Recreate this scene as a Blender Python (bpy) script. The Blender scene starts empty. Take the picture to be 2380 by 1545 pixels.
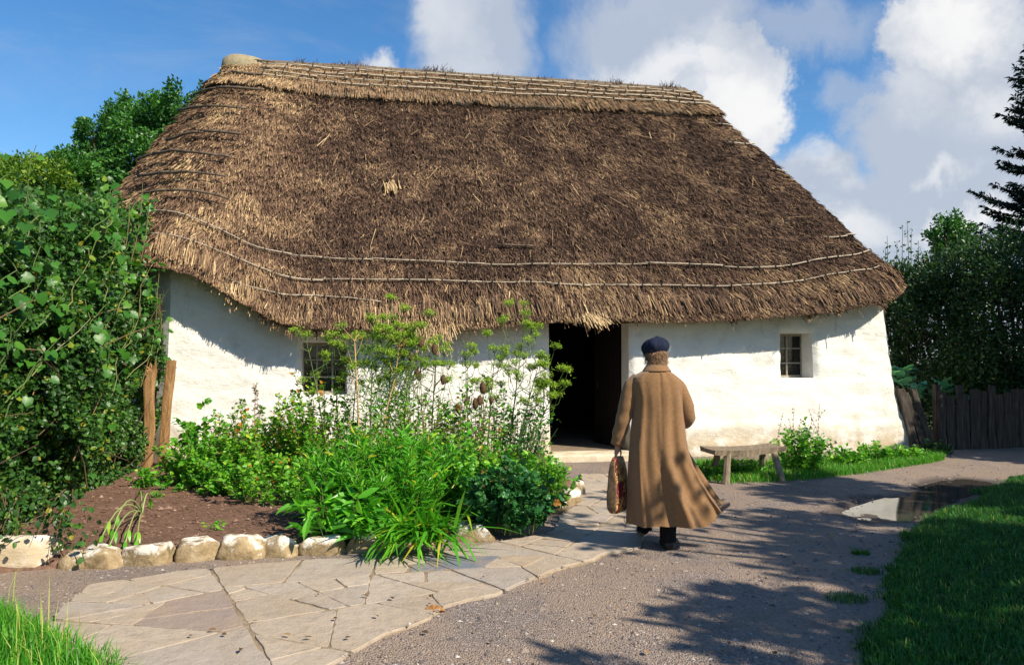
import bpy, math, random
import numpy as np
from mathutils import Vector, Matrix, noise as mnoise

C = bpy.context.scene
COL = C.collection
R = math.radians
rng = np.random.default_rng(7)

# ---------------------------------------------------------------- camera
FPX, CX, CY, HZ, CAMH = 1851.0, 1190.0, 772.5, 840.0, 1.6
PITCH = math.atan((HZ - CY) / FPX)
cam_d = bpy.data.cameras.new('camera')
cam_d.sensor_width = 36.0
cam_d.lens = 28.0
cam_d.clip_end = 2000
cam_d.clip_start = 0.05
cam = bpy.data.objects.new('camera', cam_d)
COL.objects.link(cam)
cam.location = (0, 0, CAMH)
cam.rotation_euler = (R(90) + PITCH, 0, 0)
C.camera = cam

# ---------------------------------------------------------------- light
SUN_AZ = math.atan2(0.80, -0.60)          # compass from +Y towards +X
SUN_EL = R(41)
sun_d = bpy.data.lights.new('sun', 'SUN')
sun_d.energy = 5.0
sun_d.angle = R(0.5)
sun_d.color = (1.0, 0.91, 0.75)
sun = bpy.data.objects.new('sun', sun_d)
COL.objects.link(sun)
tosun = Vector((math.sin(SUN_AZ) * math.cos(SUN_EL), math.cos(SUN_AZ) * math.cos(SUN_EL), math.sin(SUN_EL)))
sun.rotation_euler = tosun.to_track_quat('Z', 'Y').to_euler()
sun.location = tosun * 40

C.view_settings.view_transform = 'Standard'
C.view_settings.look = 'None'
C.view_settings.gamma = 1.0
C.view_settings.exposure = 0.65
C.render.film_transparent = False
C.cycles.max_bounces = 6
C.cycles.diffuse_bounces = 3
C.cycles.glossy_bounces = 3
C.cycles.transmission_bounces = 4
C.cycles.transparent_max_bounces = 8
C.cycles.use_denoising = True


# pixel (in a 2380 px wide picture) -> world, to read real positions off the photograph
def ray(px, py):
    u, v = px - CX, CY - py
    return np.array([u, FPX * math.cos(PITCH) - v * math.sin(PITCH), FPX * math.sin(PITCH) + v * math.cos(PITCH)])


def G(px, py, z=0.0):
    d = ray(px, py)
    t = (z - CAMH) / d[2]
    return np.array([d[0] * t, d[1] * t, z])


def AT(px, py, Y):
    d = ray(px, py)
    t = Y / d[1]
    return np.array([d[0] * t, Y, CAMH + d[2] * t])


def proj(P):
    P = np.asarray(P, float)
    x, y, z = P[..., 0], P[..., 1], P[..., 2] - CAMH
    dep = y * math.cos(PITCH) + z * math.sin(PITCH)
    up = -y * math.sin(PITCH) + z * math.cos(PITCH)
    return CX + FPX * x / dep, CY - FPX * up / dep


# ---------------------------------------------------------------- sky
world = bpy.data.worlds.new('World')
C.world = world
world.use_nodes = True


class NT:
    """small node-graph writer"""
    def __init__(s, tree):
        s.t = tree
        s.n = tree.nodes
        s.l = tree.links

    def node(s, kind, **kw):
        n = s.n.new(kind)
        for k, v in kw.items():
            setattr(n, k, v)
        return n

    def put(s, sock, v):
        if isinstance(v, bpy.types.NodeSocket):
            s.l.new(v, sock)
        else:
            sock.default_value = v

    def m(s, op, a, b=None, c=None, clamp=False):
        n = s.node('ShaderNodeMath', operation=op, use_clamp=clamp)
        s.put(n.inputs[0], a)
        if b is not None: s.put(n.inputs[1], b)
        if c is not None: s.put(n.inputs[2], c)
        return n.outputs[0]

    def vm(s, op, a, b=None, scale=None):
        n = s.node('ShaderNodeVectorMath', operation=op)
        s.put(n.inputs[0], a)
        if b is not None: s.put(n.inputs[1], b)
        if scale is not None: s.put(n.inputs['Scale'], scale)
        return n.outputs[0]

    def noise(s, vec, scale, detail=5, rough=0.55, dist=0.0, out='Fac', lac=2.0):
        n = s.node('ShaderNodeTexNoise')
        if vec is not None: s.l.new(vec, n.inputs['Vector'])
        n.inputs['Scale'].default_value = scale
        n.inputs['Detail'].default_value = detail
        n.inputs['Roughness'].default_value = rough
        n.inputs['Distortion'].default_value = dist
        n.inputs['Lacunarity'].default_value = lac
        return n.outputs[out]

    def ramp(s, fac, stops, interp='LINEAR'):
        n = s.node('ShaderNodeValToRGB')
        cr = n.color_ramp
        cr.interpolation = interp
        while len(cr.elements) < len(stops): cr.elements.new(0.5)
        for e, (p, c) in zip(cr.elements, stops):
            e.position = p
            e.color = (*c, 1) if len(c) == 3 else c
        s.put(n.inputs[0], fac)
        return n.outputs[0]

    def mix(s, f, a, b, blend='MIX'):
        n = s.node('ShaderNodeMix', data_type='RGBA', blend_type=blend)
        s.put(n.inputs[0], f)
        s.put(n.inputs[6], a if isinstance(a, bpy.types.NodeSocket) else (*a, 1))
        s.put(n.inputs[7], b if isinstance(b, bpy.types.NodeSocket) else (*b, 1))
        return n.outputs[2]

    def smooth(s, v, lo, hi):
        n = s.node('ShaderNodeMapRange', interpolation_type='SMOOTHSTEP')
        s.put(n.inputs[0], v)
        s.put(n.inputs[1], lo); s.put(n.inputs[2], hi)
        n.inputs[3].default_value = 0; n.inputs[4].default_value = 1
        return n.outputs[0]

    def attr(s, name):
        n = s.node('ShaderNodeAttribute', attribute_name=name)
        return n.outputs['Fac']


SKY_STRENGTH = 0.085
w = NT(world.node_tree)
w.n.clear()
sky = w.node('ShaderNodeTexSky', sky_type='NISHITA', sun_disc=False)
sky.sun_elevation = SUN_EL
sky.sun_rotation = SUN_AZ
sky.air_density = 1.0
sky.dust_density = 0.3
sky.ozone_density = 3.0
hs = w.node('ShaderNodeHueSaturation')
hs.inputs['Saturation'].default_value = 1.27
hs.inputs['Value'].default_value = 1.2
w.l.new(sky.outputs[0], hs.inputs['Color'])
geo = w.node('ShaderNodeTexCoord').outputs['Generated']
sep = w.node('ShaderNodeSeparateXYZ')
# billow the direction before measuring the clouds, so their rims break up
nz1 = w.noise(geo, 5.0, 9, 0.62, 0.3, 'Color')
nz2 = w.noise(geo, 16.0, 6, 0.62, 0.0, 'Color')
off = w.vm('SCALE', w.vm('SUBTRACT', nz1, (0.5, 0.5, 0.5)), scale=0.19)
off2 = w.vm('SCALE', w.vm('SUBTRACT', nz2, (0.5, 0.5, 0.5)), scale=0.06)
w.l.new(w.vm('ADD', w.vm('ADD', geo, off), off2), sep.inputs[0])
az = w.m('ARCTAN2', sep.outputs[0], sep.outputs[1])
el = w.m('ARCSINE', w.m('MINIMUM', w.m('MAXIMUM', sep.outputs[2], -1.0), 1.0))


def azel(px, py):
    d = ray(px, py)
    d = d / np.linalg.norm(d)
    return math.atan2(d[0], d[1]), math.asin(d[2])


def blob(px, py, rx, ry, lo=0.55, hi=1.0, wgt=1.0):
    a, e = azel(px, py)
    dx = w.m('MULTIPLY', w.m('SUBTRACT', az, a), FPX / rx)
    dy = w.m('MULTIPLY', w.m('SUBTRACT', el, e), FPX / ry)
    r = w.m('SQRT', w.m('ADD', w.m('MULTIPLY', dx, dx), w.m('MULTIPLY', dy, dy)))
    return w.m('MULTIPLY', w.smooth(r, hi, lo), wgt)


def union(bl):
    o = bl[0]
    for b in bl[1:]:
        o = w.m('MAXIMUM', o, b)
    return o


CLOUDS = [(1120, 90, 195, 210, .5, 1.05, .93), (1085, 40, 150, 150, .5, 1, .95), (825, 150, 95, 75, .45, 1, .92),
          (1580, 130, 290, 190, .55, 1.05, .9), (1730, 190, 125, 120, .7, 1, .98), (1500, 250, 250, 120, .5, 1, .95),
          (1720, 330, 120, 140, .7, 1, 1), (1560, 20, 250, 110, .3, 1.1, .75), (2230, 110, 185, 150, .72, 1, 1),
          (2200, 300, 230, 190, .6, 1, .97), (2110, 470, 290, 150, .6, 1, .97), (1890, 560, 250, 180, .55, 1, .95),
          (2400, 420, 260, 260, .6, 1, .97), (1890, 95, 190, 90, .2, 1.1, .62), (1960, 260, 80, 70, .3, 1.1, .55),
          (2080, 700, 500, 200, .6, 1, .95), (2420, 180, 150, 150, .6, 1, .9), (900, 640, 400, 160, .4, 1, .7)]
dens = union([blob(*b) for b in CLOUDS])
# loose clouds round the rest of the sky
el0 = w.node('ShaderNodeSeparateXYZ')
w.l.new(geo, el0.inputs[0])
rest = w.m('MULTIPLY', w.smooth(w.noise(geo, 2.4, 8, 0.6, 0.2), 0.60, 0.74), w.m('MULTIPLY', w.smooth(el0.outputs[1], 0.25, -0.15), .5))
dens = w.m('MAXIMUM', dens, rest)
wisp = w.m('MULTIPLY', w.smooth(w.noise(w.vm('MULTIPLY', geo, (3.0, 3.0, 9.0)), 1.6, 8, 0.65, 0.6), 0.42, 0.8), 0.22)
dens = w.m('MAXIMUM', dens, wisp)
# bright billows against the grey undersides
BRIGHT = [(2210, 60, 170, 110, .1, 1.1, 1), (1730, 300, 190, 150, .2, 1.1, 1), (1600, 200, 260, 70, .2, 1.1, .8),
          (850, 130, 90, 70, .1, 1.1, .6), (1050, 50, 130, 130, 0, 1.1, .45), (2350, 230, 110, 90, .1, 1.1, .55), (1900, 400, 70, 60, .1, 1.1, .6),
          (2170, 395, 60, 34, .0, 1.1, .6), (2280, 500, 170, 40, .1, 1.2, .85), (1960, 540, 150, 60, .1, 1.1, .7), (1690, 140, 110, 90, .1, 1, .45),
          (2090, 210, 110, 80, .1, 1.1, .35), (1080, 160, 150, 60, .1, 1.1, .3)]
br = union([blob(*b) for b in BRIGHT])
br = w.m('ADD', br, w.m('MULTIPLY', w.m('SUBTRACT', w.noise(geo, 9.0, 7, 0.6), 0.5), 0.55), clamp=True)
CK = 1.0 / SKY_STRENGTH
ccol = w.mix(br, (0.32 * CK, 0.36 * CK, 0.43 * CK), (0.60 * CK, 0.60 * CK, 0.60 * CK))
skyc = w.mix(dens, hs.outputs[0], ccol)
bg = w.node('ShaderNodeBackground')
bg.inputs['Strength'].default_value = SKY_STRENGTH
w.l.new(skyc, bg.inputs['Color'])
wo = w.node('ShaderNodeOutputWorld')
w.l.new(bg.outputs[0], wo.inputs['Surface'])


# ---------------------------------------------------------------- scene helpers
def unit(v):
    v = np.asarray(v, float)
    return v / np.maximum(np.linalg.norm(v, axis=-1, keepdims=True), 1e-9)


def tag(o, label=None, cat=None, group=None, kind=None):
    if label: o['label'] = label
    if cat: o['category'] = cat
    if group: o['group'] = group
    if kind: o['kind'] = kind
    return o


def empty(name, loc=(0, 0, 0), label=None, cat=None, group=None, rz=0.0):
    o = bpy.data.objects.new(name, None)
    o.empty_display_size = 0.2
    o.location = loc
    o.rotation_euler = (0, 0, rz)
    COL.objects.link(o)
    return tag(o, label, cat, group)


def mesh_np(name, V, faces, mats, parent=None, smooth=False, rnd=None, midx=None, loc=None):
    V = np.asarray(V, float).reshape(-1, 3)
    if loc is not None: V = V - np.asarray(loc)
    me = bpy.data.meshes.new(name)
    faces = [np.asarray(f, np.int32) for f in faces if len(f)]
    loops = np.concatenate([f.ravel() for f in faces])
    tot = np.concatenate([np.full(len(f), f.shape[1], np.int32) for f in faces])
    start = np.concatenate([[0], np.cumsum(tot)[:-1]]).astype(np.int32)
    me.vertices.add(len(V))
    me.vertices.foreach_set('co', V.astype(np.float32).ravel())
    me.loops.add(len(loops))
    me.loops.foreach_set('vertex_index', loops)
    me.polygons.add(len(tot))
    me.polygons.foreach_set('loop_start', start)
    me.polygons.foreach_set('use_smooth', np.full(len(tot), bool(smooth)))
    if not isinstance(mats, (list, tuple)): mats = [mats]
    for m_ in mats: me.materials.append(m_)
    if midx is not None: me.polygons.foreach_set('material_index', np.asarray(midx, np.int32))
    me.update(calc_edges=True)
    me.validate()
    if rnd is not None:
        a = me.attributes.new('rnd', 'FLOAT', 'POINT')
        a.data.foreach_set('value', np.asarray(rnd, np.float32))
    o = bpy.data.objects.new(name, me)
    COL.objects.link(o)
    if loc is not None: o.location = loc
    if parent is not None: o.parent = parent
    return o


class MB:
    """collects shapes; build() links them as one mesh object"""
    def __init__(s):
        s.V, s.q, s.t, s.r, s.n = [], [], [], [], 0

    def add(s, V, quads=None, tris=None, rnd=0.5):
        V = np.asarray(V, float).reshape(-1, 3)
        if quads is not None and len(quads): s.q.append(np.asarray(quads, int) + s.n)
        if tris is not None and len(tris): s.t.append(np.asarray(tris, int) + s.n)
        s.V.append(V)
        s.r.append(np.broadcast_to(np.asarray(rnd, float), (len(V),)))
        s.n += len(V)
        return s

    def box(s, c, size, rot=None, rnd=0.5, taper=1.0):
        c = np.asarray(c, float)
        h = np.asarray(size, float) / 2
        V = np.array([[x, y, z] for z in (-1, 1) for y in (-1, 1) for x in (-1, 1)], float)
        V[4:, :2] *= taper
        V = V * h
        if rot is not None: V = V @ np.array(rot).T
        Q = [[0, 2, 3, 1], [4, 5, 7, 6], [0, 1, 5, 4], [2, 6, 7, 3], [0, 4, 6, 2], [1, 3, 7, 5]]
        return s.add(V + c, Q, rnd=rnd)

    def tube(s, P, rad, k=6, rnd=0.5, cap=True, flat=1.0):
        P = np.asarray(P, float)
        n = len(P)
        rad = np.broadcast_to(np.asarray(rad, float), (n,))
        T = unit(np.gradient(P, axis=0))
        ref = np.array([0, 0, 1.0]) if abs(T[0][2]) < 0.9 else np.array([1.0, 0, 0])
        A = np.zeros_like(P); B = np.zeros_like(P)
        a = unit(np.cross(ref, T[0]))
        for i in range(n):
            a = unit(a - T[i] * np.dot(a, T[i]))
            A[i] = a
            B[i] = np.cross(T[i], a)
        th = np.arange(k) * 2 * math.pi / k
        ring = A[:, None] * np.cos(th)[None, :, None] + B[:, None] * (np.sin(th) * flat)[None, :, None]
        V = (P[:, None] + ring * rad[:, None, None]).reshape(-1, 3)
        i = np.arange(n - 1)[:, None] * k
        j = np.arange(k)[None, :]
        j2 = (j + 1) % k
        Q = np.stack([i + j, i + j2, i + k + j2, i + k + j], -1).reshape(-1, 4)
        tr = []
        if cap:
            V = np.vstack([V, P[:1], P[-1:]])
            for jj in range(k):
                tr.append([n * k, (jj + 1) % k, jj])
                tr.append([n * k + 1, (n - 1) * k + jj, (n - 1) * k + (jj + 1) % k])
        return s.add(V, Q, tr, rnd)

    def build(s, name, mat, parent=None, smooth=False, loc=None):
        V = np.concatenate(s.V)
        f = []
        if s.q: f.append(np.concatenate(s.q))
        if s.t: f.append(np.concatenate(s.t))
        return mesh_np(name, V, f, mat, parent, smooth, np.concatenate(s.r), loc=loc)


def rings(mb, RV, closed=True, cap=True, rnd=0.5):
    """RV: (n, k, 3) rings lofted into a skin"""
    RV = np.asarray(RV, float)
    n, k = RV.shape[:2]
    V = RV.reshape(-1, 3)
    i = np.arange(n - 1)[:, None] * k
    j = np.arange(k if closed else k - 1)[None, :]
    j2 = (j + 1) % k
    Q = np.stack([i + j, i + j2, i + k + j2, i + k + j], -1).reshape(-1, 4)
    tr = []
    if cap and closed:
        V = np.vstack([V, RV[0].mean(0), RV[-1].mean(0)])
        for jj in range(k):
            tr.append([n * k, (jj + 1) % k, jj])
            tr.append([n * k + 1, (n - 1) * k + jj, (n - 1) * k + (jj + 1) % k])
    mb.add(V, Q, tr, rnd)
    return mb


def rotz(a):
    return np.array([[math.cos(a), -math.sin(a), 0], [math.sin(a), math.cos(a), 0], [0, 0, 1.0]])


def rotx(a):
    return np.array([[1, 0, 0], [0, math.cos(a), -math.sin(a)], [0, math.sin(a), math.cos(a)]])


def roty(a):
    return np.array([[math.cos(a), 0, math.sin(a)], [0, 1, 0], [-math.sin(a), 0, math.cos(a)]])


def nz3(P, scale, seed=0.0):
    """cheap smooth value noise, vectorised, -1..1"""
    P = np.asarray(P, float) * scale + seed
    f = np.floor(P).astype(np.int64)
    t = P - f
    t = t * t * (3 - 2 * t)

    def h(ix, iy, iz):
        n = (ix * 374761393 + iy * 668265263 + iz * 2147483647 + 1013904223) & 0xFFFFFFFF
        n = ((n ^ (n >> 13)) * 1274126177) & 0xFFFFFFFF
        n = (n ^ (n >> 16)) & 0xFFFFFF
        return n / 0xFFFFFF * 2 - 1
    x, y, z = f[..., 0], f[..., 1], f[..., 2]
    tx, ty, tz = t[..., 0], t[..., 1], t[..., 2]
    c = lambda a, b, tt: a + (b - a) * tt
    x0 = c(c(h(x, y, z), h(x + 1, y, z), tx), c(h(x, y + 1, z), h(x + 1, y + 1, z), tx), ty)
    x1 = c(c(h(x, y, z + 1), h(x + 1, y, z + 1), tx), c(h(x, y + 1, z + 1), h(x + 1, y + 1, z + 1), tx), ty)
    return c(x0, x1, tz)


def fbm(P, scale, oct=4, seed=0.0):
    o, a = 0, 1.0
    for i in range(oct):
        o = o + a * nz3(P, scale * 2 ** i, seed + 17.3 * i)
        a *= 0.5
    return o / 1.8


# ---------------------------------------------------------------- leaves
def tmpl(v, quads=(), tris=()):
    return (np.array(v, float), np.array(quads, int).reshape(-1, 4), np.array(tris, int).reshape(-1, 3))


T_DIA = tmpl([(0, 0, 0), (.45, .5, .07), (1, 0, -.06), (.45, -.5, .07)], tris=[(0, 2, 1), (0, 3, 2)])
T_OV = tmpl([(0, 0, 0), (.28, .42, .08), (.66, .38, .05), (1, 0, -.12), (.66, -.38, .05), (.28, -.42, .08), (.33, 0, .0), (.68, 0, -.03)],
            [(6, 7, 2, 1), (6, 5, 4, 7)], [(0, 6, 1), (0, 5, 6), (7, 3, 2), (7, 4, 3)])
_lob = [(0, .0), (-.09, .24), (.10, .47), (.30, .45), (.50, .47), (.70, .30), (1, 0), (.70, -.30), (.50, -.47), (.30, -.45), (.10, -.47), (-.09, -.24)]
T_LOB = tmpl([(x, y, -.30 * (x - .3) ** 2 + .26 * abs(y) - .25 * y * y + (.05 if i % 2 else -.03)) for i, (x, y) in enumerate(_lob)] + [(.32, 0, .0)],
             tris=[(12, (i + 1) % 12, i) for i in range(12)])
_cab = [(.0, .05), (.12, .2), (.25, .38), (.42, .30), (.55, .50), (.72, .38), (.85, .36), (.97, .16), (1.0, 0)]
T_KALE = tmpl([(x, 0, -.25 * x * x + .08) for x, _ in _cab] + [(x, y, -.25 * x * x + .10 + .10 * math.sin(9 * i)) for i, (x, y) in enumerate(_cab[:-1])] +
              [(x, -y, -.25 * x * x + .10 + .10 * math.sin(7 * i + 1)) for i, (x, y) in enumerate(_cab[:-1])],
              [(i, i + 1, 10 + i, 9 + i) for i in range(7)] + [(i, 17 + i, 18 + i, i + 1) for i in range(7)],
              [(7, 8, 16), (7, 24, 8)])
_bl = np.linspace(0, 1, 5)
_bw = [.35, .5, .46, .30, 0.02]


def blade(curve):
    v, q = [], []
    for x, wd in zip(_bl, _bw):
        z = -curve * x * x
        xx = x * (1 - .35 * curve * x)
        v += [(xx, wd, z + .02), (xx, -wd, z + .02)]
    for i in range(4):
        q.append((2 * i, 2 * i + 1, 2 * i + 3, 2 * i + 2))
    return tmpl(v, q)


T_BL0, T_BL1, T_BL2 = blade(.12), blade(.5), blade(.95)


class Leaves:
    def __init__(s, T):
        s.T = T
        s.p, s.a, s.nn, s.L, s.W, s.r = [], [], [], [], [], []

    def add(s, pos, a, n, L, W, r):
        pos = np.asarray(pos, float).reshape(-1, 3)
        k = len(pos)
        s.p.append(pos)
        s.a.append(np.broadcast_to(a, (k, 3)))
        s.nn.append(np.broadcast_to(n, (k, 3)))
        for lst, v in ((s.L, L), (s.W, W), (s.r, r)):
            lst.append(np.broadcast_to(np.asarray(v, float), (k,)))

    def build(s, name, mat, parent=None, smooth=False, loc=None):
        p, a, n = (np.concatenate(x) for x in (s.p, s.a, s.nn))
        L, W, r = (np.concatenate(x) for x in (s.L, s.W, s.r))
        a = unit(a)
        b = unit(np.cross(n, a))
        n = np.cross(a, b)
        T, Q, Tr = s.T
        V = p[:, None] + a[:, None] * (T[None, :, 0:1] * L[:, None, None]) + b[:, None] * (T[None, :, 1:2] * W[:, None, None]) + n[:, None] * (T[None, :, 2:3] * L[:, None, None])
        k = len(T)
        base = (np.arange(len(p)) * k)[:, None, None]
        f = []
        if len(Q): f.append((Q[None] + base).reshape(-1, 4))
        if len(Tr): f.append((Tr[None] + base).reshape(-1, 3))
        return mesh_np(name, V.reshape(-1, 3), f, mat, parent, smooth, np.repeat(r, k), loc=loc)


def rdir(n, zb=0.0):
    v = rng.normal(size=(n, 3))
    v[:, 2] += zb
    return unit(v)


# ---------------------------------------------------------------- materials
def new_mat(name):
    m = bpy.data.materials.new(name)
    m.use_nodes = True
    t = NT(m.node_tree)
    t.n.clear()
    out = t.node('ShaderNodeOutputMaterial')
    return m, t, out


def pbsdf(t, out, col, rough=0.8, spec=0.3, normal=None, **kw):
    p = t.node('ShaderNodeBsdfPrincipled')
    t.put(p.inputs['Base Color'], col if isinstance(col, bpy.types.NodeSocket) else (*col, 1))
    t.put(p.inputs['Roughness'], rough)
    p.inputs['Specular IOR Level'].default_value = spec
    if normal is not None: t.l.new(normal, p.inputs['Normal'])
    for k, v in kw.items(): t.put(p.inputs[k], v)
    if out is not None: t.l.new(p.outputs[0], out.inputs['Surface'])
    return p


def bump(t, h, strength=0.4, dist=0.02):
    b = t.node('ShaderNodeBump')
    b.inputs['Strength'].default_value = strength
    b.inputs['Distance'].default_value = dist
    t.l.new(h, b.inputs['Height'])
    return b.outputs[0]


def simple(name, stops, scale=6.0, detail=6, rough=0.85, spec=0.25, bscale=None, bstr=0.5, bdist=0.01, stretch=None, metallic=0.0):
    m, t, out = new_mat(name)
    co = t.node('ShaderNodeTexCoord').outputs['Object']
    if stretch: co = t.vm('MULTIPLY', co, stretch)
    col = t.ramp(t.noise(co, scale, detail, 0.62), stops)
    nb = bump(t, t.noise(co, bscale or scale * 4, 6, 0.65), bstr, bdist)
    pbsdf(t, out, col, rough, spec, nb, Metallic=metallic)
    return m


def leaf_mat(name, stops, transl=0.35, rough=0.45, spec=0.4, tmul=(1.15, 1.25, 0.55)):
    m, t, out = new_mat(name)
    col = t.ramp(t.attr('rnd'), stops)
    p = pbsdf(t, None, col, rough, spec)
    tr = t.node('ShaderNodeBsdfTranslucent')
    t.l.new(t.mix(1.0, col, tmul, 'MULTIPLY'), tr.inputs['Color'])
    mx = t.node('ShaderNodeMixShader')
    mx.inputs[0].default_value = transl
    t.l.new(p.outputs[0], mx.inputs[1])
    t.l.new(tr.outputs[0], mx.inputs[2])
    t.l.new(mx.outputs[0], out.inputs['Surface'])
    return m


def rnd_mat(name, stops, rough=0.8, spec=0.2, mixnoise=None):
    m, t, out = new_mat(name)
    f = t.attr('rnd')
    if mixnoise:
        co = t.node('ShaderNodeTexCoord').outputs['Object']
        f = t.m('ADD', f, t.m('MULTIPLY', t.m('SUBTRACT', t.noise(co, mixnoise[0], 5, 0.6), 0.5), mixnoise[1]), clamp=True)
    pbsdf(t, out, t.ramp(f, stops), rough, spec)
    return m
# ---------------------------------------------------------------- ground
def sdist(poly, X, Y):
    """signed distance to a polygon, negative inside"""
    poly = np.asarray(poly, float)[:, :2]
    d = np.full(X.shape, 1e9)
    ins = np.zeros(X.shape, bool)
    n = len(poly)
    for i in range(n):
        a, b = poly[i], poly[(i + 1) % n]
        e = b - a
        t = np.clip(((X - a[0]) * e[0] + (Y - a[1]) * e[1]) / max(e @ e, 1e-12), 0, 1)
        d = np.minimum(d, np.hypot(X - a[0] - t * e[0], Y - a[1] - t * e[1]))
        c = ((a[1] > Y) != (b[1] > Y)) & (X < (b[0] - a[0]) * (Y - a[1]) / (b[1] - a[1] + 1e-12) + a[0])
        ins ^= c
    return np.where(ins, -d, d)


def grid(x0, x1, y0, y1, step):
    nx, ny = max(2, int((x1 - x0) / step) + 1), max(2, int((y1 - y0) / step) + 1)
    X, Y = np.meshgrid(np.linspace(x0, x1, nx), np.linspace(y0, y1, ny))
    i = np.arange(ny - 1)[:, None] * nx + np.arange(nx - 1)[None, :]
    Q = np.stack([i, i + 1, i + nx + 1, i + nx], -1).reshape(-1, 4)
    return X, Y, Q


def ss(x, a, b):
    t = np.clip((x - a) / (b - a), 0, 1)
    return t * t * (3 - 2 * t)


def pix_poly(pts, z=0.0):
    return np.array([G(x, y, z) for x, y in pts])


def gravel_mat():
    m, t, out = new_mat('gravel')
    co = t.node('ShaderNodeTexCoord').outputs['Object']
    v = t.node('ShaderNodeTexVoronoi', feature='F1')
    t.l.new(co, v.inputs['Vector']); v.inputs['Scale'].default_value = 88
    v2 = t.node('ShaderNodeTexVoronoi', feature='F1')
    t.l.new(co, v2.inputs['Vector']); v2.inputs['Scale'].default_value = 36
    sepc = t.node('ShaderNodeSeparateColor'); t.l.new(v.outputs['Color'], sepc.inputs[0])
    stone = t.ramp(sepc.outputs[0], [(0, (.12, .10, .095)), (.35, (.21, .165, .14)), (.6, (.24, .18, .14)), (.85, (.29, .25, .23)), (1, (.42, .37, .33))])
    sand = t.ramp(t.noise(co, 34, 7, .7), [(.3, (.235, .17, .125)), (.7, (.37, .275, .205))])
    big = t.smooth(t.noise(co, 1.1, 6, .6, .4), .33, .55)
    fine = t.smooth(t.noise(co, 16, 5, .7), .35, .65)
    f = t.m('MULTIPLY', big, t.m('ADD', t.m('MULTIPLY', fine, .5), .5))
    col = t.mix(f, stone, sand)
    trk = t.smooth(t.noise(t.vm('MULTIPLY', co, (1.3, .55, 1)), 1.6, 5, .6, .5), .52, .68)
    col = t.mix(t.m('MULTIPLY', trk, .45), col, (.31, .24, .19))
    wet = t.smooth(t.noise(co, .45, 4, .6), .5, .72)
    col = t.mix(t.m('MULTIPLY', wet, .35), col, (.13, .10, .10))
    sz = t.node('ShaderNodeSeparateXYZ'); t.l.new(co, sz.inputs[0])
    damp = t.smooth(t.m('ADD', sz.outputs[2], t.m('MULTIPLY', t.noise(co, 5, 5, .6), .012)), .004, -.012)
    col = t.mix(t.m('MULTIPLY', damp, .8), col, (.055, .045, .042))
    h = t.m('ADD', t.m('MULTIPLY', v.outputs['Distance'], -1.4), t.m('MULTIPLY', v2.outputs['Distance'], -.5))
    pbsdf(t, out, col, .85, .25, bump(t, h, .75, .012))
    return m


M_gravel = gravel_mat()
M_soil = simple('soil', [(.25, (.085, .047, .032)), (.55, (.185, .108, .075)), (.8, (.29, .19, .14))], 22, 9, .95, .1, 70, .9, .02)
M_earth = simple('earth', [(.3, (.03, .04, .015)), (.7, (.06, .075, .03))], 2.0, 8, .95, .1, 20, .8, .03)
M_turf = simple('turf', [(.3, (.012, .03, .010)), (.7, (.03, .075, .02))], 9.0, 8, .95, .1, 40, .8, .03)

X, Y, Q = grid(-400, 400, -300, 500, 20)
o = mesh_np('ground', np.stack([X, Y, np.full_like(X, -.06)], -1), [Q], M_earth)
tag(o, kind='structure')

X, Y, Q = grid(-8, 16, -1.5, 19, .07)
PUD = pix_poly([(1985, 1186), (2010, 1172), (2055, 1158), (2100, 1146), (2135, 1132), (2165, 1124), (2200, 1117), (2250, 1113), (2300, 1116), (2322, 1124),
                (2290, 1134), (2250, 1147), (2225, 1152), (2195, 1165), (2165, 1180), (2135, 1192), (2100, 1204), (2060, 1207), (2025, 1202)])
P_ = np.stack([X, Y, 0 * X], -1)
Z = .012 * fbm(P_, .8, 3) - (.05 + .018 * nz3(P_, 5.0, 2.0)) * ss(-sdist(PUD, X, Y) + .10 * nz3(P_, 2.6, 7.0) + .07 * nz3(P_, 8.0, 1.0), -.55, .55)
o = mesh_np('gravel_path', np.stack([X, Y, Z], -1), [Q], M_gravel, smooth=True)
tag(o, kind='structure')

m, t, out = new_mat('puddle_water')
co = t.node('ShaderNodeTexCoord').outputs['Object']
pbsdf(t, out, (.05, .043, .036), .05, .6, bump(t, t.noise(co, 14, 4, .6), .035, .01), IOR=1.38)
M_water = m
pd = []
for i in range(len(PUD)):
    a, b = PUD[i], PUD[(i + 1) % len(PUD)]
    for k in range(4):
        p = a + (b - a) * k / 4
        pd.append(p + np.array([.04, .05, 0]) * nz3(p * 1.0, 6.0))
pd = np.array(pd); pd[:, 2] = -.020
pd[:, :2] = pd[:, :2].mean(0) + (pd[:, :2] - pd[:, :2].mean(0)) * 1.22
n = len(pd)
o = mesh_np('puddle', np.vstack([pd, pd.mean(0)]), [[(i, (i + 1) % n, n) for i in range(n)]], M_water)
tag(o, kind='structure')

# lawn at the right
LAWN = pix_poly([(1930, 1600), (1945, 1545), (1975, 1470), (2000, 1410), (2020, 1360), (2035, 1310), (2060, 1262), (2085, 1228), (2130, 1205), (2190, 1180),
                 (2245, 1155), (2290, 1128), (2330, 1110), (2380, 1096), (2480, 1085)])
LAWN = np.vstack([[LAWN[0][0] - .3, -1, 0], LAWN, [14, 11.0, 0], [14, -1, 0]])


def lawn_z(X, Y):
    d = -sdist(LAWN, X, Y)
    P = np.stack([X, Y, 0 * X], -1)
    d = d + .10 * nz3(P, 1.9) + .07 * nz3(P, 4.5) + .04 * nz3(P, 11.0)
    return -.07 + .12 * ss(d, -.12, .25) + .10 * ss(d, .2, 2.5) + .02 * fbm(P, 1.5, 3), d


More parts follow.
